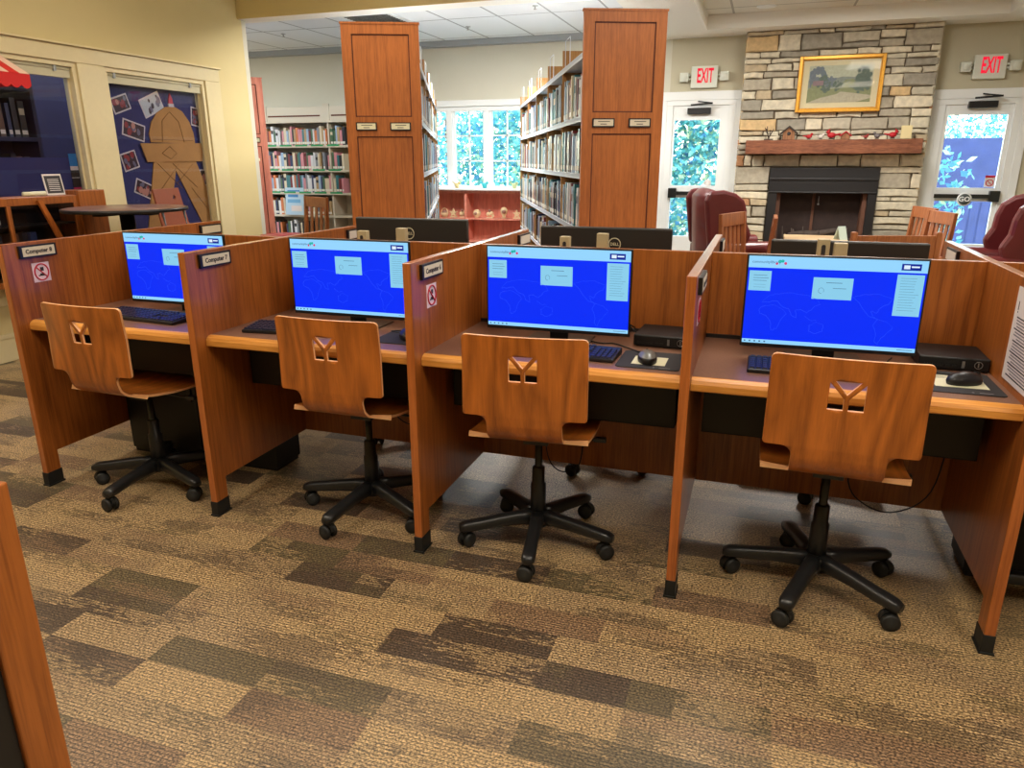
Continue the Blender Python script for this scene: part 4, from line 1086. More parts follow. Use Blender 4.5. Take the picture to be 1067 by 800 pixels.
can.build('canopy', [M['shelfcream'], M['endline']], cb)
for z in (1.601, 1.267, .953, .634, .30):
    MB().box(0, Wc, .0, .36, z-.02, z, 0).box(0, Wc, -.006, .0, z-.028, z+.002, 0).build('shelf', M['shelfcream'], cb)
    if z > .9:
        g = MB()
        for q in range(5): g.box(.05+q*.26, .05+q*.26+.2, -.0075, -.006, z-.012, z+.012, 0)
        g.build('label_strip', M['green'], cb)
fk = type('F', (), {})()
fk.location = Vector((cbx0, cby, 0)); fk.rotation_euler = type('R', (), {'z': 0})()
cbn = {1.601: 'top', 1.267: 'second', .953: 'third', .634: 'fourth', .30: 'lowest'}
for z, x1 in ((1.601, 1.38), (1.267, 1.32), (.953, 1.30), (.634, 1.06), (.30, .60)):
    rr = random.Random(int(z*777)); x = .03; row = []
    cols = ['white','white','cream','pink','orange','dark red','teal','grey','pale blue','black','cream','tan','dark blue','green']
    while x < x1:
        if rr.random() < .06: x += rr.uniform(.02, .10)
        t = round(rr.uniform(.022, .044)/.006)*.006; h = round(rr.uniform(.19, .255)/.02)*.02
        if abs(x-sec[1]) < .03: x = sec[1]+.03
        add_book(rr.choice(cols), t, h, .16, Matrix.Translation((cbx0+x+t/2, cby+.012+rr.uniform(0,.01), z)), row); x += t+.002
    finish_row(row, '%s shelf, cream bookcase' % cbn[z], 'books on the %s shelf of the cream bookcase' % cbn[z])
pc = MB().box(-.155, .155, 0, .006, 0, .385, 0).box(-.11, .06, -.001, 0, .25, .30, 1).box(-.12, .09, -.001, 0, .33, .35, 1).box(-.12,.10,-.001,0,.17,.22,2).box(-.06,.12,-.001,0,.05,.13,3)
po = pc.build('display_poster', [plain('pale_blue_card', (176,206,224), .5), plain('blue_ink', (60,130,190), .5), plain('light_blue_ink', (110,170,210), .5), M['paper']])
po.location = (-3.565, 7.165, .636); po.rotation_euler = (math.radians(-6), 0, 0); tag(po, 'pale blue printed poster leaning on the cream bookcase', 'poster')

# low red bookcase under the large window with figurines
lc = thing('low_bookcase', 'low reddish wooden bookcase beneath the large window', 'bookcase', (-2.6, 7.3, 0))
Lw = 3.05
MB().box(0, Lw, .27, .29, 0, .985).box(0, Lw, 0, .28, .965, 1.0).box(0, Lw, .01, .28, 0, .07).build('case_body', M['redwood'], lc, bevel=.002)
for x in (0, .80, 1.665, 2.50, Lw-.025): MB().box(x, x+.03, .0, .28, .07, .965).build('upright', M['redwood'], lc, bevel=.002)
for i, (a, b) in enumerate(((.03,.80),(.83,1.665),(1.695,2.50),(2.53,3.025))):
    for z in (.635, .33): MB().box(a, b, .005, .27, z-.02, z).build('shelf', M['redwood'], lc, bevel=.002)
def figurine(x, kind, lab):
    m = MB(); c = 0
    if kind == 'basket':
        m.lathe([(0,0),(.035,0),(.055,.05),(.05,.06),(.03,.055),(0,.05)], n=14); m.tube([(.05*math.cos(a), 0, .055+.065*math.sin(a)) for a in [PI*i/10 for i in range(11)]], .006, 6); m.ball((0,0,.06), .035, 1)
    elif kind == 'star':
        pts = [((.06 if i % 2 == 0 else .026)*math.sin(i*PI/5), .06+(.06 if i % 2 == 0 else .026)*math.cos(i*PI/5)) for i in range(10)]
        m.prism(pts, 'y', -.015, .015).box(-.05,.05,-.02,.02,0,.015)
    elif kind == 'bowl':
        m.lathe([(0,0),(.03,0),(.03,.015),(.058,.05),(.05,.085),(.02,.11),(0,.112)], n=14); m.ball((0,-.045,.06), .022, 1)
    elif kind == 'vase':
        m.lathe([(0,0),(.035,0),(.02,.03),(.045,.07),(.05,.11),(.03,.14),(0,.15)], n=14); m.ball((.01,-.03,.09), .03, 1)
    else:
        m.box(-.045,.045,-.02,.02,0,.012); m.ball((-.02,0,.05), .032, 0).ball((.025,0,.065), .028, 0).ball((0,-.02,.10), .018, 1).ball((.045,0,.03), .02, 0)
    o = m.build('figurine', [plain('cream_glaze', (222,200,158), .4), plain('brown_glaze', (150,110,96), .4)]); o.location = (x, 7.40, .636); tag(o, lab, 'figurine', 'figurines in the low bookcase')
for a in ((-1.275,'basket','small cream basket ornament, first from the left shelf range'), (-1.14,'star','cream star shaped ornament between two round ones'), (-1.0,'cluster','lumpy cream ornament just left of the bookcase upright'),
          (-.79,'bowl','round cream ornament just right of the bookcase upright'), (-.60,'cluster','lumpy cream ornament between the round and the tall one'), (-.395,'vase','tallest cream ornament in the low bookcase'),
          (-.21,'star','cream star ornament beside the right shelf range')): figurine(*a)
def sillthing(x, c, lab):
    m = MB().ball((0,0,.04), .035).ball((.035,0,.07), .02).tube([(-.02,0,.05),(-.07,0,.09)], [.014,.004], 6).box(-.03,.03,-.02,.02,0,.01)
    o = m.build('sill_ornament', plain('glaze', c, .4)); o.location = (x, 7.36, 1.03); tag(o, lab, 'ornament', 'ornaments on the window sill')
sillthing(-1.06, (206,186,130), 'tan ornament on the window sill'); sillthing(-.655, (60,180,190), 'turquoise bird ornament on the window sill'); sillthing(-.23, (190,200,150), 'pale green ornament at the window sill end')

# ------------------------------------------------------------------ loose furniture
def slat_chair(x, y, rz, lab, h=1.0, w=.46, grp='wooden slat back chairs', pad_=None, arms=False, slats=4):
    r = thing('wooden_chair', lab, 'chair', (x, y, 0), math.radians(rz), grp)
    for s in (-1, 1):
        MB().prism([(-.24,0),(-.20,0),(-.195,.46),(-.235,h),(-.265,h),(-.235,.46)], 'x', s*w/2-.018, s*w/2+.018).build('leg', M['oak'], r, bevel=.004)
        MB().box(s*w/2-.02, s*w/2+.02, .16, .20, 0, .44 if not arms else .66).build('leg', M['oak'], r, bevel=.004)
        if arms: MB().box(s*w/2-.035, s*w/2+.035, -.24, .23, .66, .685).build('armrest', M['oak'], r, bevel=.004)
    MB().box(-w/2, w/2, -.22, .21, .435, .46).build('seat', M['oak'], r, bevel=.006)
    if pad_: MB().box(-w/2+.015, w/2-.015, -.20, .20, .46, .49).build('seat_pad', pad_, r, bevel=.012)
    MB().prism([(-.262,h-.10),(-.232,h-.10),(-.240,h+.0),(-.268,h+.0)], 'x', -w/2+.018, w/2-.018).build('top_rail', M['oak'], r, bevel=.003)
    MB().prism([(-.235,.56),(-.212,.56),(-.216,.61),(-.240,.61)], 'x', -w/2+.018, w/2-.018).build('lower_rail', M['oak'], r, bevel=.003)
    for i in range(slats):
        xx = -w/2+.018+(w-.036)*(i+1)/(slats+1)
        MB().prism([(-.228,.60),(-.218,.60),(-.243,h-.09),(-.255,h-.09)], 'x', xx-.024, xx+.024).build('back_slat', M['oak'], r, bevel=.002)
    for s in (-1, 1): MB().box(s*w/2-.01, s*w/2+.01, -.2, .17, .18, .21).build('stretcher', M['oak'], r)
    return r
slat_chair(2.95, 3.96, 248, 'slat back wooden chair standing before the left wing chair', .985, .42)
slat_chair(2.80, 4.55, 90, 'wooden chair seen edge on before the firebox opening', .93, .42)
slat_chair(4.14, 4.88, 105, 'wooden chair, nearer of the two before the right hand door', .97, .42)
slat_chair(4.15, 5.66, 105, 'wooden chair, further of the two before the right hand door', .96, .42)
slat_chair(-1.40, 4.04, 150, 'sunlit slat back chair beside the cream bookcase', 1.05, .44, slats=3)
rt = thing('round_table', 'round red topped table beside the sunlit slat back chair', 'table', (-1.16, 3.50, 0))
MB().lathe([(0,.715),(.19,.715),(.20,.725),(.20,.745),(.19,.755),(0,.755)], n=32).build('tabletop', M['redpad'], rt)
MB().lathe([(0,.02),(.04,.02),(.035,.715),(0,.715)], n=16).lathe([(0,0),(.24,0),(.24,.015),(.05,.04),(0,.04)], n=24).build('pedestal', M['black'], rt)
# broad backed chair whose rail shows over the far monitor
bc = thing('wooden_armchair', 'broad backed wooden armchair in front of the firebox', 'chair', (3.78, 3.92, 0), math.radians(15), None)
for s in (-1, 1):
    MB().prism([(-.30,0),(-.26,0),(-.26,.90),(-.30,.90)], 'x', s*.29-.02, s*.29+.02).build('leg', M['oak'], bc, bevel=.006)
    MB().box(s*.29-.02, s*.29+.02, .22, .26, 0, .66).build('leg', M['oak'], bc, bevel=.004)
    MB().box(s*.29-.035, s*.29+.035, -.26, .28, .66, .69).build('armrest', M['oak'], bc, bevel=.004)
MB().box(-.29,.29,-.28,.25,.42,.46).build('seat', M['oak'], bc, bevel=.006)
MB().box(-.27,.27,-.295,-.268,.70,.875).build('top_rail', M['oak'], bc, bevel=.004)
MB().box(-.27,.27,-.29,-.27,.50,.56).build('lower_rail', M['oak'], bc, bevel=.004)
ac = MB().prism([(-.05,0),(.05,0),(0,.09)], 'x', -.03, .03).build('tent_card', plain('pale_green_card', (206,224,212), .5)); ac.location = (3.48, 3.60, .8+0)
bpy.data.objects.remove(ac)

def wing_chair(x, y, rz, lab, h=1.12, w=.74):
    r = thing('wing_chair', lab, 'armchair', (x, y, 0), math.radians(rz), 'burgundy leather wing chairs')
    # back
    prof = [(-.36,.25),(-.22,.25),(-.20,.50),(-.26,h-.08),(-.29,h),(-.36,h+.01),(-.42,h-.05)]
    b = MB(); n = 14; vs = []; fs = []
    for i in range(n+1):
        u = -1+2*i/n; x_ = u*(w/2-.06); crown = .035*math.cos(u*PI/2)-.04*max(0, abs(u)-.75)/.25
        for (yy, zz) in prof: vs.append((x_, yy+.05*u*u, zz+(crown if zz > .9 else 0)))
    k = len(prof)
    for i in range(n):
        for j in range(k): l = (j+1) % k; fs.append((i*k+j, i*k+l, i*k+k+l, i*k+k+j))
    fs += [list(range(k-1,-1,-1)), [n*k+j for j in range(k)]]
    b.add(vs, fs, 0, True).build('backrest', M['leather'], r, bevel=.02)
    for s in (-1, 1):
        wing = [(-.36,.60),(-.10,.60),(.0,.66),(.03,.74),(-.02,.84),(-.03,.95),(-.06,h-.06),(-.14,h+.0),(-.25,h+.03),(-.38,h+.02),(-.42,h-.06)]
        MB().prism(wing, 'x', s*(w/2-.045)-.04, s*(w/2-.045)+.04).build('wing', M['leather'], r, bevel=.03)
        a = MB().box(s*(w/2-.05)-.05, s*(w/2-.05)+.05, -.34, .30, .18, .60)
        a.lathe([(0,0),(.07,0),(.075,.02),(.075,.60),(.07,.62),(0,.62)], n=16, M=Matrix.Translation((s*(w/2-.045), .32, .60)) @ Matrix.Rotation(PI/2,4,'X'))
        a.build('armrest', M['leather'], r, bevel=.02)
        for yy in (-.30, .24): MB().box(s*(w/2-.08)-.025, s*(w/2-.08)+.025, yy-.025, yy+.025, 0, .19).build('leg', M['oak'], r, bevel=.006)
    MB().box(-w/2+.10, w/2-.10, -.24, .34, .30, .48).build('seat_cushion', M['leather'], r, bevel=.05)
    MB().box(-w/2+.06, w/2-.06, -.34, .28, .18, .31).build('seat_frame', M['leather'], r, bevel=.01)
rtb = thing('reading_table', 'small wooden reading table before the firebox', 'table', (3.38, 4.72, 0))
MB().box(-.24,.26,-.24,.24,.715,.745).build('tabletop', wood('pale_tabletop', (170,140,104), (204,176,138), grain=(3,30,30), rough=.3), rtb, bevel=.004)
for sx in (-.2, .2):
    for sy in (-.2, .2): MB().box(sx-.02, sx+.02, sy-.02, sy+.02, 0, .715).build('leg', M['oak'], rtb)
tc_ = MB().prism([(-.05,0),(-.045,0),(0,.10),(.045,0),(.05,0),(0,.11)], 'x', -.035, .035).build('tent_card', plain('pale_green_card', (206,224,212), .5)); tc_.location = (3.585, 4.62, .745); tc_.rotation_euler = (0,0,.5)
tag(tc_, 'pale folded card on the small reading table', 'card')
wing_chair(2.72, 5.22, 290, 'burgundy leather wing chair before the door beside the tall range', 1.10)
wing_chair(4.74, 4.72, 86, 'burgundy leather wing chair at the photo edge before the GO door', 1.10)

# pub table, bar chair, display cabinet, awning
pt = thing('pub_table', 'tall round pub table with black pedestal by the cutout window', 'table', (-1.45, 2.08, 0))
MB().lathe([(0,1.048),(.395,1.048),(.41,1.055),(.41,1.066),(.40,1.072),(0,1.072)], n=48).build('tabletop', wood('brown_tabletop', (104,72,62), (132,96,84), grain=(3,30,30), rough=.3), pt)
MB().lathe([(.412,1.046),(.418,1.050),(.418,1.068),(.411,1.070)], n=48).box(-.26,.26,-.04,.04,1.022,1.047).box(-.04,.04,-.26,.26,1.022,1.047).build('table_edge', M['black'], pt)
MB().lathe([(0,.03),(.05,.03),(.05,1.03),(0,1.03)], n=20).lathe([(0,0),(.28,0),(.28,.012),(.06,.04),(0,.04)], n=32).build('pedestal', M['black'], pt)
bch = thing('bar_chair', 'tall chair with flat reddish brown back beside the pub table', 'chair', (-1.62, 2.99, 0), math.radians(-76))
bk = plate([[(-.20,0),(.20,0),(.215,.34),(-.215,.34)], [(.09+.035*math.cos(a)*.8-.0, .075+.016*math.sin(a)) for a in [2*PI*i/14 for i in range(14)]]], .016,
           lambda u, v, w_: Vector((-u, -.20-w_-.06*(1-v/.34), 1.17-v)), [x*.05 for x in range(-4, 5)], [])
bk.build('backrest', plain('reddish_laminate', (142,74,46), .45, var=.05), bch, bevel=.002)
MB().box(-.2,.2,-.2,.2,.74,.765).build('seat', plain('reddish_laminate_seat', (142,74,46), .45), bch, bevel=.004)
for s in (-1, 1):
    MB().tube([(s*.17,-.215,1.0),(s*.17,-.20,.76),(s*.2,-.22,0)], .012, 8).tube([(s*.17,.17,.75),(s*.2,.21,0)], .012, 8).build('leg', M['black'], bch)
MB().tube([(-.19,-.2,.28),(.19,-.2,.28),(.19,.2,.28),(-.19,.2,.28),(-.19,-.2,.28)], .009, 8).build('footrest', M['black'], bch)

dc = thing('display_cabinet', 'low glass fronted wooden display cabinet under the dark window', 'cabinet', (-2.12, 1.02, 0))
Lc = 1.30
MB().box(0,.20,0,Lc,.56,.60).box(0,.20,0,Lc,1.125,1.155).box(0,.015,0,Lc,.60,1.125).box(0,.20,0,.03,.0,1.15).build('case_body', M['redwood'] if False else M['panel'], dc, bevel=.003)
MB().box(.005,.235,Lc-.235,Lc,0,1.185).build('end_post', M['panel'], dc, bevel=.004)
fr = MB().box(.20,.22,0,.06,.56,1.10).box(.20,.22,.50,.53,.60,1.10).box(.20,.22,Lc-.275,Lc-.235,.56,1.10).box(.20,.22,0,Lc-.235,1.10,1.152).box(.20,.22,.06,Lc-.275,.56,.60)
fr.build('door_frame', M['panel'], dc, bevel=.003)
MB().box(.208,.212,.05,Lc-.27,.60,1.10).build('pane', M['darkglass'], dc)
MB().box(.015,.02,.03,Lc-.24,.60,1.12).build('back_board', M['darkroom'], dc)
sh = MB()
for z in (.70,.95): sh.box(.02,.19,.03,Lc-.24,z,z+.012)
sh.build('shelf', M['steel'], dc)
MB().prism([(.72,1.13),(.755,1.13),(.93,.72),(.895,.70)], 'x', .225, .245).build('slanted_stay', M['edge'], dc)
rr = random.Random(2); row = []
for z, n in ((.962, 5), (.712, 7)):
    y = .12
    for i in range(n):
        c = rr.choice(['black','brown','dark blue','black']); t = round(rr.uniform(.03,.05)/.006)*.006
        add_book(c, t, .14 if z > .9 else .20, .14, Matrix.Translation((-2.12+.185, 1.02+y+t/2, z+.001)) @ Matrix.Rotation(PI/2,4,'Z'), row); y += t+rr.uniform(.01,.09)
finish_row(row, 'display cabinet shelves', 'dark books in the display cabinet')
cd = MB().box(-.075,.075,0,.006,0,.148,0).box(-.066,.066,-.001,0,.012,.136,1)
for i in range(7): cd.box(-.045,.045,-.0015,-.001,.03+i*.013,.034+i*.013,0)
o = cd.build('display_card', [M['paper'], M['ink']]); o.location = (-1.98, 1.985, 1.157); o.rotation_euler = (math.radians(-8), 0, PI/2); tag(o, 'black and white printed card standing on the display cabinet', 'card')
o = MB().tube([(0,-.085,.016),(0,.085,.016)], .016, 12).build('paper_roll', M['note']); o.location = (-1.97, 1.80, 1.156); tag(o, 'cream paper roll lying on the display cabinet', 'paper roll')
ml = MB().box(-.004,0,0,.075,0,.33,0)
for z0, z1, m_ in ((.235,.33,1),(.205,.235,0),(.15,.205,2),(.10,.145,2),(0,.075,3)): ml.box(-.0045,-.004,0,.075,z0,z1,m_); 
ml = MB()
for z0, z1, m_ in ((.235,.33,1),(.205,.235,0),(.15,.205,2),(.145,.15,0),(.075,.145,2),(0,.075,3)): ml.box(0,.003,0,.07,z0,z1,m_)
o = ml.build('hanging_flyer', [M['paper'], plain('sky_blue_ink',(40,130,200),.5), M['ink'], plain('rose_ink',(190,40,90),.5)]); o.location = (-2.2525, 2.375, 1.12); tag(o, 'narrow blue black and pink flyer at the dark window edge', 'flyer')
# awning of a snack cart hung at the window head
aw = MB(); n = 10; y0, y1 = 1.10, 1.84
for i in range(n):
    a, b = y0+(y1-y0)*i/n, y0+(y1-y0)*(i+1)/n; m_ = i % 2
    aw.add([(-2.16,a,2.12),(-2.16,b,2.12),(-1.86,b,1.955),(-1.86,a,1.955)], [(0,1,2,3)], m_)
    k = 6; pts = [(-1.86,a,1.955),(-1.86,b,1.955)]+[(-1.86, b-(b-a)*j/k, 1.885-.022*math.sin(PI*j/k)) for j in range(k+1)]
    aw.add(pts, [list(range(len(pts)))], 0)
aw.add([(-2.16,y1,2.12),(-1.86,y1,1.955),(-1.86,y1,1.885),(-2.16,y1,1.885)], [(0,1,2,3)], 0)
ao = aw.build('striped_awning', [M['red'], M['stripe']]); so = ao.modifiers.new('t', 'SOLIDIFY'); so.thickness = .004
tag(ao, 'red and white striped scalloped awning at the dark window', 'awning')

# ------------------------------------------------------------------ room behind the interior windows
bb = MB().box(-2.27,-2.253,2.80,3.86,.57,2.075).build('bulletin_board', M['bluepaper']); tag(bb, 'navy paper covered board behind the cutout window', 'board')
struct('wall_behind_window', MB().box(-3.3,-3.25,-.5,4.4,0,3.0).box(-3.3,-2.33,4.35,4.4,0,3.0), M['navydark'])
sb_ = thing('reflection_bookcase', 'dark bookcase standing in for shelves reflected in the first window', 'bookcase', (-2.75, .6, 0))  # shelves and books modelled to imitate a reflection in the first window
MB().box(-.02,0,0,1.75,0,2.15).box(0,.28,0,.03,0,2.15).box(0,.28,1.72,1.75,0,2.15).box(0,.28,.86,.89,0,2.15).build('case_body', M['navydark'], sb_)
MB().box(0,.28,.03,1.72,.40,.43).box(0,.28,.03,1.72,.78,.81).box(0,.28,.03,1.72,1.16,1.19).box(0,.28,.03,1.72,1.54,1.57).box(0,.28,.03,1.72,1.9,1.93).build('shelf', M['navydark'], sb_)
row = []; rr = random.Random(9)
for z in (1.19, 1.57):
    y = .36
    while y < 1.66:
        t = round(rr.uniform(.03,.05)/.006)*.006
        if not .80 < y < .93: add_book(rr.choice(['black','black','brown','dark blue']), t, round(rr.uniform(.20,.28)/.02)*.02, .18, Matrix.Translation((-2.75+.26, .6+y+t/2, z)) @ Matrix.Rotation(PI/2,4,'Z'), row)
        y += t+rr.uniform(0,.03)
finish_row(row, 'reflection bookcase behind window', 'dark books imitating the shelf reflection in the first window')
lb = MB().box(-2.27,-2.256,1.20,2.455,.57,1.42).build('bulletin_board', M['bluepaper']); tag(lb, 'navy board behind the lower half of the first window', 'board')
# cardboard figure: dome, rim and two splayed legs
SX = -2.252
fg = thing('cardboard_cutout', 'tall cardboard cutout with dome, rim, splayed legs and red tip', 'cutout', (SX, 3.62, 0))
def wz(y, z): return ((y+2.15)*1.0065-2.15-3.62, 1.39+(z-1.39)*1.0065)
P3 = [wz(3.20,1.55), wz(3.19,1.62), wz(3.235,1.72), wz(3.31,1.80), wz(3.42,1.855), wz(3.53,1.865), wz(3.62,1.83), wz(3.70,1.74), wz(3.735,1.64), wz(3.74,1.55)]
MB().prism(P3, 'x', 0, .008, 0).tube([(.009,wz(3.33,0)[0],1.56),(.009,wz(3.36,0)[0],1.74),(.009,wz(3.46,0)[0],1.82),(.009,wz(3.56,0)[0],1.74),(.009,wz(3.60,0)[0],1.56)], .003, 4, 1).box(.008,.0095,wz(3.22,0)[0],wz(3.72,0)[0],1.575,1.58,1).build('dome', [M['cardboard'], M['cardline']], fg)
MB().prism([wz(3.07,1.54), wz(3.845,1.555), wz(3.80,1.39), wz(3.12,1.385)], 'x', .008, .016).tube([(.017,wz(3.3,0)[0],1.46),(.017,wz(3.4,0)[0],1.52),(.017,wz(3.48,0)[0],1.46),(.017,wz(3.4,0)[0],1.41),(.017,wz(3.3,0)[0],1.46)], .003, 4, 1).build('rim', [M['cardboard'], M['cardline']], fg)
lgm = MB().prism([wz(3.20,1.39), wz(3.72,1.39), wz(3.84,1.10), wz(3.845,.80), wz(3.72,.80), wz(3.45,1.31), wz(3.34,1.0), wz(3.25,.78), wz(3.02,.78)], 'x', 0, .008)
for a, b in (((3.24,1.37),(3.5,1.15)), ((3.5,1.37),(3.24,1.15)), ((3.42,1.37),(3.7,1.15)), ((3.68,1.37),(3.45,1.2)), ((3.15,1.15),(3.3,.9)), ((3.62,1.15),(3.8,.95))):
    p, q = wz(*a), wz(*b); lgm.tube([(.009,p[0],p[1]),(.009,q[0],q[1])], .0025, 4, 1)
lgm.build('legs', [M['cardboard'], M['cardline']], fg)
MB().prism([wz(3.465,1.865), wz(3.525,1.865), wz(3.515,1.93), wz(3.495,1.975), wz(3.475,1.93)], 'x', 0, .01, 0).box(0,.0105,wz(3.463,0)[0],wz(3.527,0)[0],1.862,1.89,1).build('tip', [plain('red_pink', (214,50,70), .6), M['paper']], fg)
def photo(y, z, w_, h_, rot, lab, seed):
    pr = random.Random(seed); m = MB().box(-w_/2, w_/2, -.003, 0, -h_/2, h_/2, 0); c = [1, 2, 3, 4, 5]
    base = 4 if seed == 2 else 1
    m.box(-w_/2+.012, w_/2-.012, -.0035, -.003, -h_/2+.012, h_/2-.012, base)
    for i in range(10):
        x_ = pr.uniform(-w_/2+.03, w_/2-.03); z_ = pr.uniform(-h_/2+.03, h_/2-.03); s = pr.uniform(.010,.024)
        m.add([(x_+s*math.cos(a), -.004-i*.00005, z_+s*1.3*math.sin(a)) for a in [PI*2*j/8 for j in range(8)]], [list(range(8))], pr.choice((2,3,5) if seed != 2 else (1,5)))
    o = m.build('photograph', [M['paper'], plain('photo_dark', (52,34,40), .4), plain('photo_skin', (196,140,120), .4), plain('photo_red', (150,50,50), .4), plain('photo_pale', (196,206,206), .4), plain('photo_grey', (110,110,130), .4)])
    o.location = (-2.2525, (y+2.15)*1.0065-2.15, 1.39+(z-1.39)*1.0065); o.rotation_euler = (0, math.radians(rot), PI/2); o.rotation_mode = 'XYZ'
    tag(o, lab, 'photograph', 'photographs on the navy board')
for a in ((2.93,1.85,.19,.13,-18,'photograph of a red scene, partly behind the window frame',1), (3.27,1.865,.25,.16,-22,'pale photograph with a dark figure, left of the dome top',2),
          (3.03,1.645,.24,.14,14,'photograph of a dark group, between the red scene and the lower photos',3), (2.94,1.395,.17,.15,-14,'photograph of people at the left of the rim',4),
          (3.06,1.155,.22,.13,22,'tilted photograph with two grey side panels, lowest of its column',5), (3.79,1.79,.11,.17,8,'photograph at the far edge beside the dome',6), (3.80,1.24,.08,.15,0,'greenish photograph at the far edge beside the legs',7)): photo(*a)

# ceiling fittings
v = MB().box(-.30,.30,-.30,.30,-.012,0,0)
for i in range(9): v.box(-.26,.26,-.26+i*.06,-.235+i*.06,-.018,-.012,1)
o = v.build('ceiling_vent', [M['white'], M['steel']]); o.location = (-1.32, 5.8, 2.9); tag(o, 'square slatted air vent in the library ceiling', 'vent')
for x, y, lab in ((-2.9, 6.3, 'sprinkler head in the library ceiling near the wall corner'), (-.55, 6.6, 'sprinkler head in the library ceiling between the two ranges'), (.55, 5.7, 'sprinkler head in the library ceiling nearest the header')):
    o = MB().lathe([(0,0),(.03,0),(.03,-.006),(.01,-.008),(.008,-.03),(.02,-.034),(.02,-.036),(0,-.037)], n=14).build('sprinkler_head', M['chrome']); o.location = (x, y, 2.9); tag(o, lab, 'sprinkler', 'ceiling sprinkler heads')
dl = thing('recessed_light', 'round recessed light lit in the tray ceiling', 'ceiling light', (2.785, 6.75, 2.94))
MB().lathe([(.075,0),(.10,0),(.10,-.006),(.075,-.004)], n=28).build('trim_ring', M['white'], dl)
MB().lathe([(0,-.001),(.075,-.001),(.075,-.003),(0,-.003)], n=28).build('lens', emit('lamp_lens', (255,250,240), 1.6), dl)

# ------------------------------------------------------------------ lights (ceiling troffers and added panels)
def troffer(x, y, z, w_, l_, power, colr, lab, vis=1.6):
    t = thing('ceiling_light', lab, 'ceiling light', (x, y, z), 0, 'ceiling light panels')
    MB().box(-w_/2-.02, w_/2+.02, -l_/2-.02, l_/2+.02, -.008, 0).build('frame', M['white'], t)
    MB().box(-w_/2, w_/2, -l_/2, l_/2, -.012, -.008).build('diffuser', emit('diffuser', (255,246,228), vis), t)
    ld = bpy.data.lights.new('lamp', 'AREA'); ld.shape = 'RECTANGLE'; ld.size = w_; ld.size_y = l_; ld.energy = power; ld.color = colr
    lo = bpy.data.objects.new('lamp', ld); col.objects.link(lo); lo.parent = t; lo.location = (0, 0, -.03)
warm = (1.0, .87, .70); neut = (1.0, .95, .88)
PW = .52
k = 0
for x, y, p in ((-.9, -.6, 62), (-.9, 2.2, 16), (.7, -1.2, 62), (2.9, -1.3, 66), (4.6, -1.3, 62), (.7, 1.9, 34)):
    troffer(x, y, 3.118 if x < 1.5 else 2.938, .6, 1.2, p*PW, warm, 'warm ceiling panel %s the carrels' % ['left front of', 'left rear of', 'in front of', 'above the photographer near', 'right front of', 'behind'][k], 3); k += 1
for x, y, p, l in ((2.9, 1.4, 40, 'ceiling panel over the gap behind the carrels'), (4.4, 2.2, 60, 'ceiling panel above the armchair'), (3.6, 5.2, 175, 'ceiling panel in front of the fireplace')):
    troffer(x, y, 2.938, .6, 1.2, p*PW, neut, l, 3)
for x, y, p, l in ((-4.6, 5.08, 130, 'unseen long panel added to light the library past the wall corner'), (-.2, 5.08, 230, 'unseen long panel added to light the library behind the header'), (1.0, 5.3, 150, 'unseen long panel added to light the library by the soffit')):
    troffer(x, y, 2.898, (1.2 if x < .9 else .6), .5, p*PW, neut, l, 2)  # added panels, kept out of sight, that brighten the library
troffer(-2.95, 3.3, 2.7, .3, .6, 9, neut, 'unseen small panel added to light the room behind the windows', 2)  # added lamp with no known fixture, brightens what lies behind the glass

# ------------------------------------------------------------------ outside
gr = MB().box(-30, 40, 7.9, 60, -.25, -.2).build('ground_outside', plain('pale_bounce_ground', (206,208,200), .9, var=.08, scale=3)); gr['kind'] = 'structure'  # ground made pale so it bounces daylight up onto the ceilings
LEAF = [plain('leaf_'+n, c, .6) for n, c in (('light',(150,214,206)), ('mid',(96,184,190)), ('blue',(92,164,210)), ('yellow',(220,236,190)))]
BARK = plain('bark', (100,84,70), .9)
def tree(x, y, h, rad, lab, seed, n=1500, low=.5):
    r = thing('tree', lab, 'tree', (x, y, -.2), 0, 'trees and shrubs outside the windows'); pr = random.Random(seed)
    MB().tube([(0,0,0),(.05,0,h*.4),(-.03,.02,h*.8)], [.12,.08,.03], 8).build('trunk', BARK, r)
    m = MB()
    cl = [(pr.uniform(-1,1)*rad*.65, pr.uniform(-1,1)*rad*.65, pr.uniform(low, h), pr.uniform(.35,.6)*rad) for _ in range(14)]
    for i in range(n):
        c = pr.choice(cl); a = pr.uniform(0,2*PI); b = math.acos(pr.uniform(-1,1)); d = c[3]*pr.uniform(.6,1.05)
        p = Vector((c[0]+d*math.sin(b)*math.cos(a), c[1]+d*math.sin(b)*math.sin(a), max(.1, c[2]+d*math.cos(b))))
        u = Vector((pr.gauss(0,1), pr.gauss(0,1), pr.gauss(0,1))).normalized(); w_ = u.orthogonal().normalized(); s = pr.uniform(.035,.075)
        m.add([p-u*s, p+w_*s*.6, p+u*s, p-w_*s*.6], [(0,1,2,3)], pr.choice((0,0,1,1,2,3)))
    o = m.build('foliage', LEAF, r); o['kind'] = 'stuff'
for i, a in enumerate(((-3.2,12.0,3.0,1.5,'bushy tree outside the left bays of the large window'), (-1.4,12.5,3.1,1.4,'bushy tree outside the middle of the large window'), (.3,12.2,3.3,1.5,'bushy tree outside the right bays of the large window'),
          (1.3,10.6,3.4,1.1,'tree filling the glass of the door by the tall range'), (2.4,10.8,3.2,1.1,'second tree outside the door by the tall range'), (5.6,14.5,3.6,1.5,'tree beyond the fence outside the GO door'), (7.6,15.5,3.8,1.6,'further tree outside the GO door'))):
    tree(*a, seed=i+3, n=5200, low=.1 if i < 5 else .9)
tree(5.15, 9.6, 1.55, .42, 'pale shrub just outside the GO door', 40, 500, .5)
bw = MB().box(4.6, 6.6, 12.0, 12.3, -.2, 1.72)
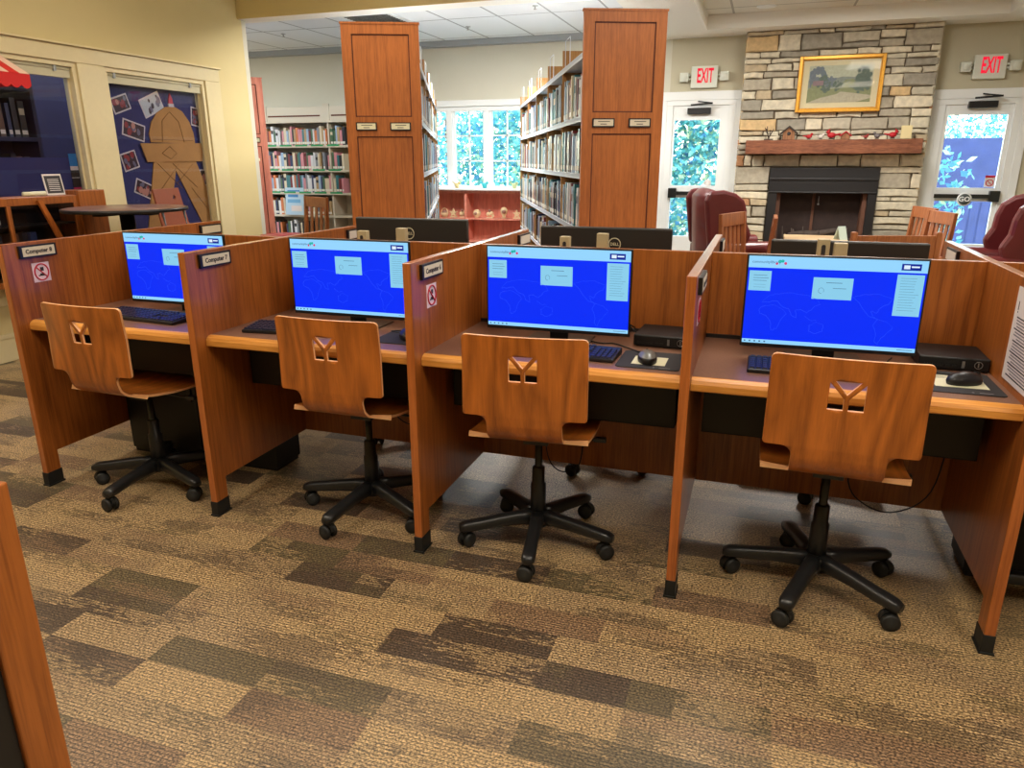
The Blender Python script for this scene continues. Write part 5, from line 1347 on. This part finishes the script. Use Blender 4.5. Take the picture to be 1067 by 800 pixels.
o = bw.build('garden_wall', plain('bluish_wall', (72,82,136), .8, var=.15, scale=6)); tag(o, 'bluish garden wall outside the GO door', 'wall')
fe = thing('garden_fence', 'dark metal railing outside the GO door', 'fence', (7.1, 11.3, -.2))
MB().box(-.7,1.3,-.015,.015,1.75,1.79).box(-.7,1.3,-.015,.015,.25,.29).build('rail', M['blackmetal'], fe)
for i in range(14): MB().box(-.68+i*.145,-.66+i*.145,-.01,.01,.2,1.79).build('baluster', M['blackmetal'], fe)

wd = bpy.data.worlds.new('sky'); scn.world = wd; wd.use_nodes = True
N, L = wd.node_tree.nodes, wd.node_tree.links; B = N['Background']
sk = N.new('ShaderNodeTexSky'); sk.sky_type = 'NISHITA'; sk.sun_elevation = math.radians(42); sk.sun_rotation = math.radians(-25); sk.sun_disc = False; sk.air_density = 1.0; sk.dust_density = 1.5
hs = N.new('ShaderNodeHueSaturation'); hs.inputs['Saturation'].default_value = .8
L.new(sk.outputs[0], hs.inputs['Color']); L.new(hs.outputs[0], B.inputs['Color']); B.inputs['Strength'].default_value = 1.3
sd = bpy.data.lights.new('sun', 'SUN'); sd.energy = 4.5; sd.angle = .02; sd.color = (1,.95,.88)
so = bpy.data.objects.new('sun', sd); col.objects.link(so); so.rotation_euler = (math.radians(48), 0, math.radians(18))

# ------------------------------------------------------------------ camera
cam = bpy.data.cameras.new('camera'); cam.sensor_width = 36; cam.lens = 754.71/1067*36; cam.clip_start = .05
co = bpy.data.objects.new('camera', cam); col.objects.link(co); scn.camera = co
yaw, pitch, roll = .3258, -.2992, -.0026
fwd = Vector((-math.sin(yaw)*math.cos(pitch), math.cos(yaw)*math.cos(pitch), math.sin(pitch))); rt_ = Vector((math.cos(yaw), math.sin(yaw), 0)); up = rt_.cross(fwd)
r2 = rt_*math.cos(roll)+up*math.sin(roll); u2 = up*math.cos(roll)-rt_*math.sin(roll)
co.matrix_world = Matrix(((r2.x,u2.x,-fwd.x,2.9408),(r2.y,u2.y,-fwd.y,-2.1506),(r2.z,u2.z,-fwd.z,1.3895),(0,0,0,1)))
scn.view_settings.view_transform = 'Standard'; scn.view_settings.look = 'None'; scn.view_settings.gamma = 1; scn.view_settings.exposure = 0
scn.view_settings.use_curve_mapping = False
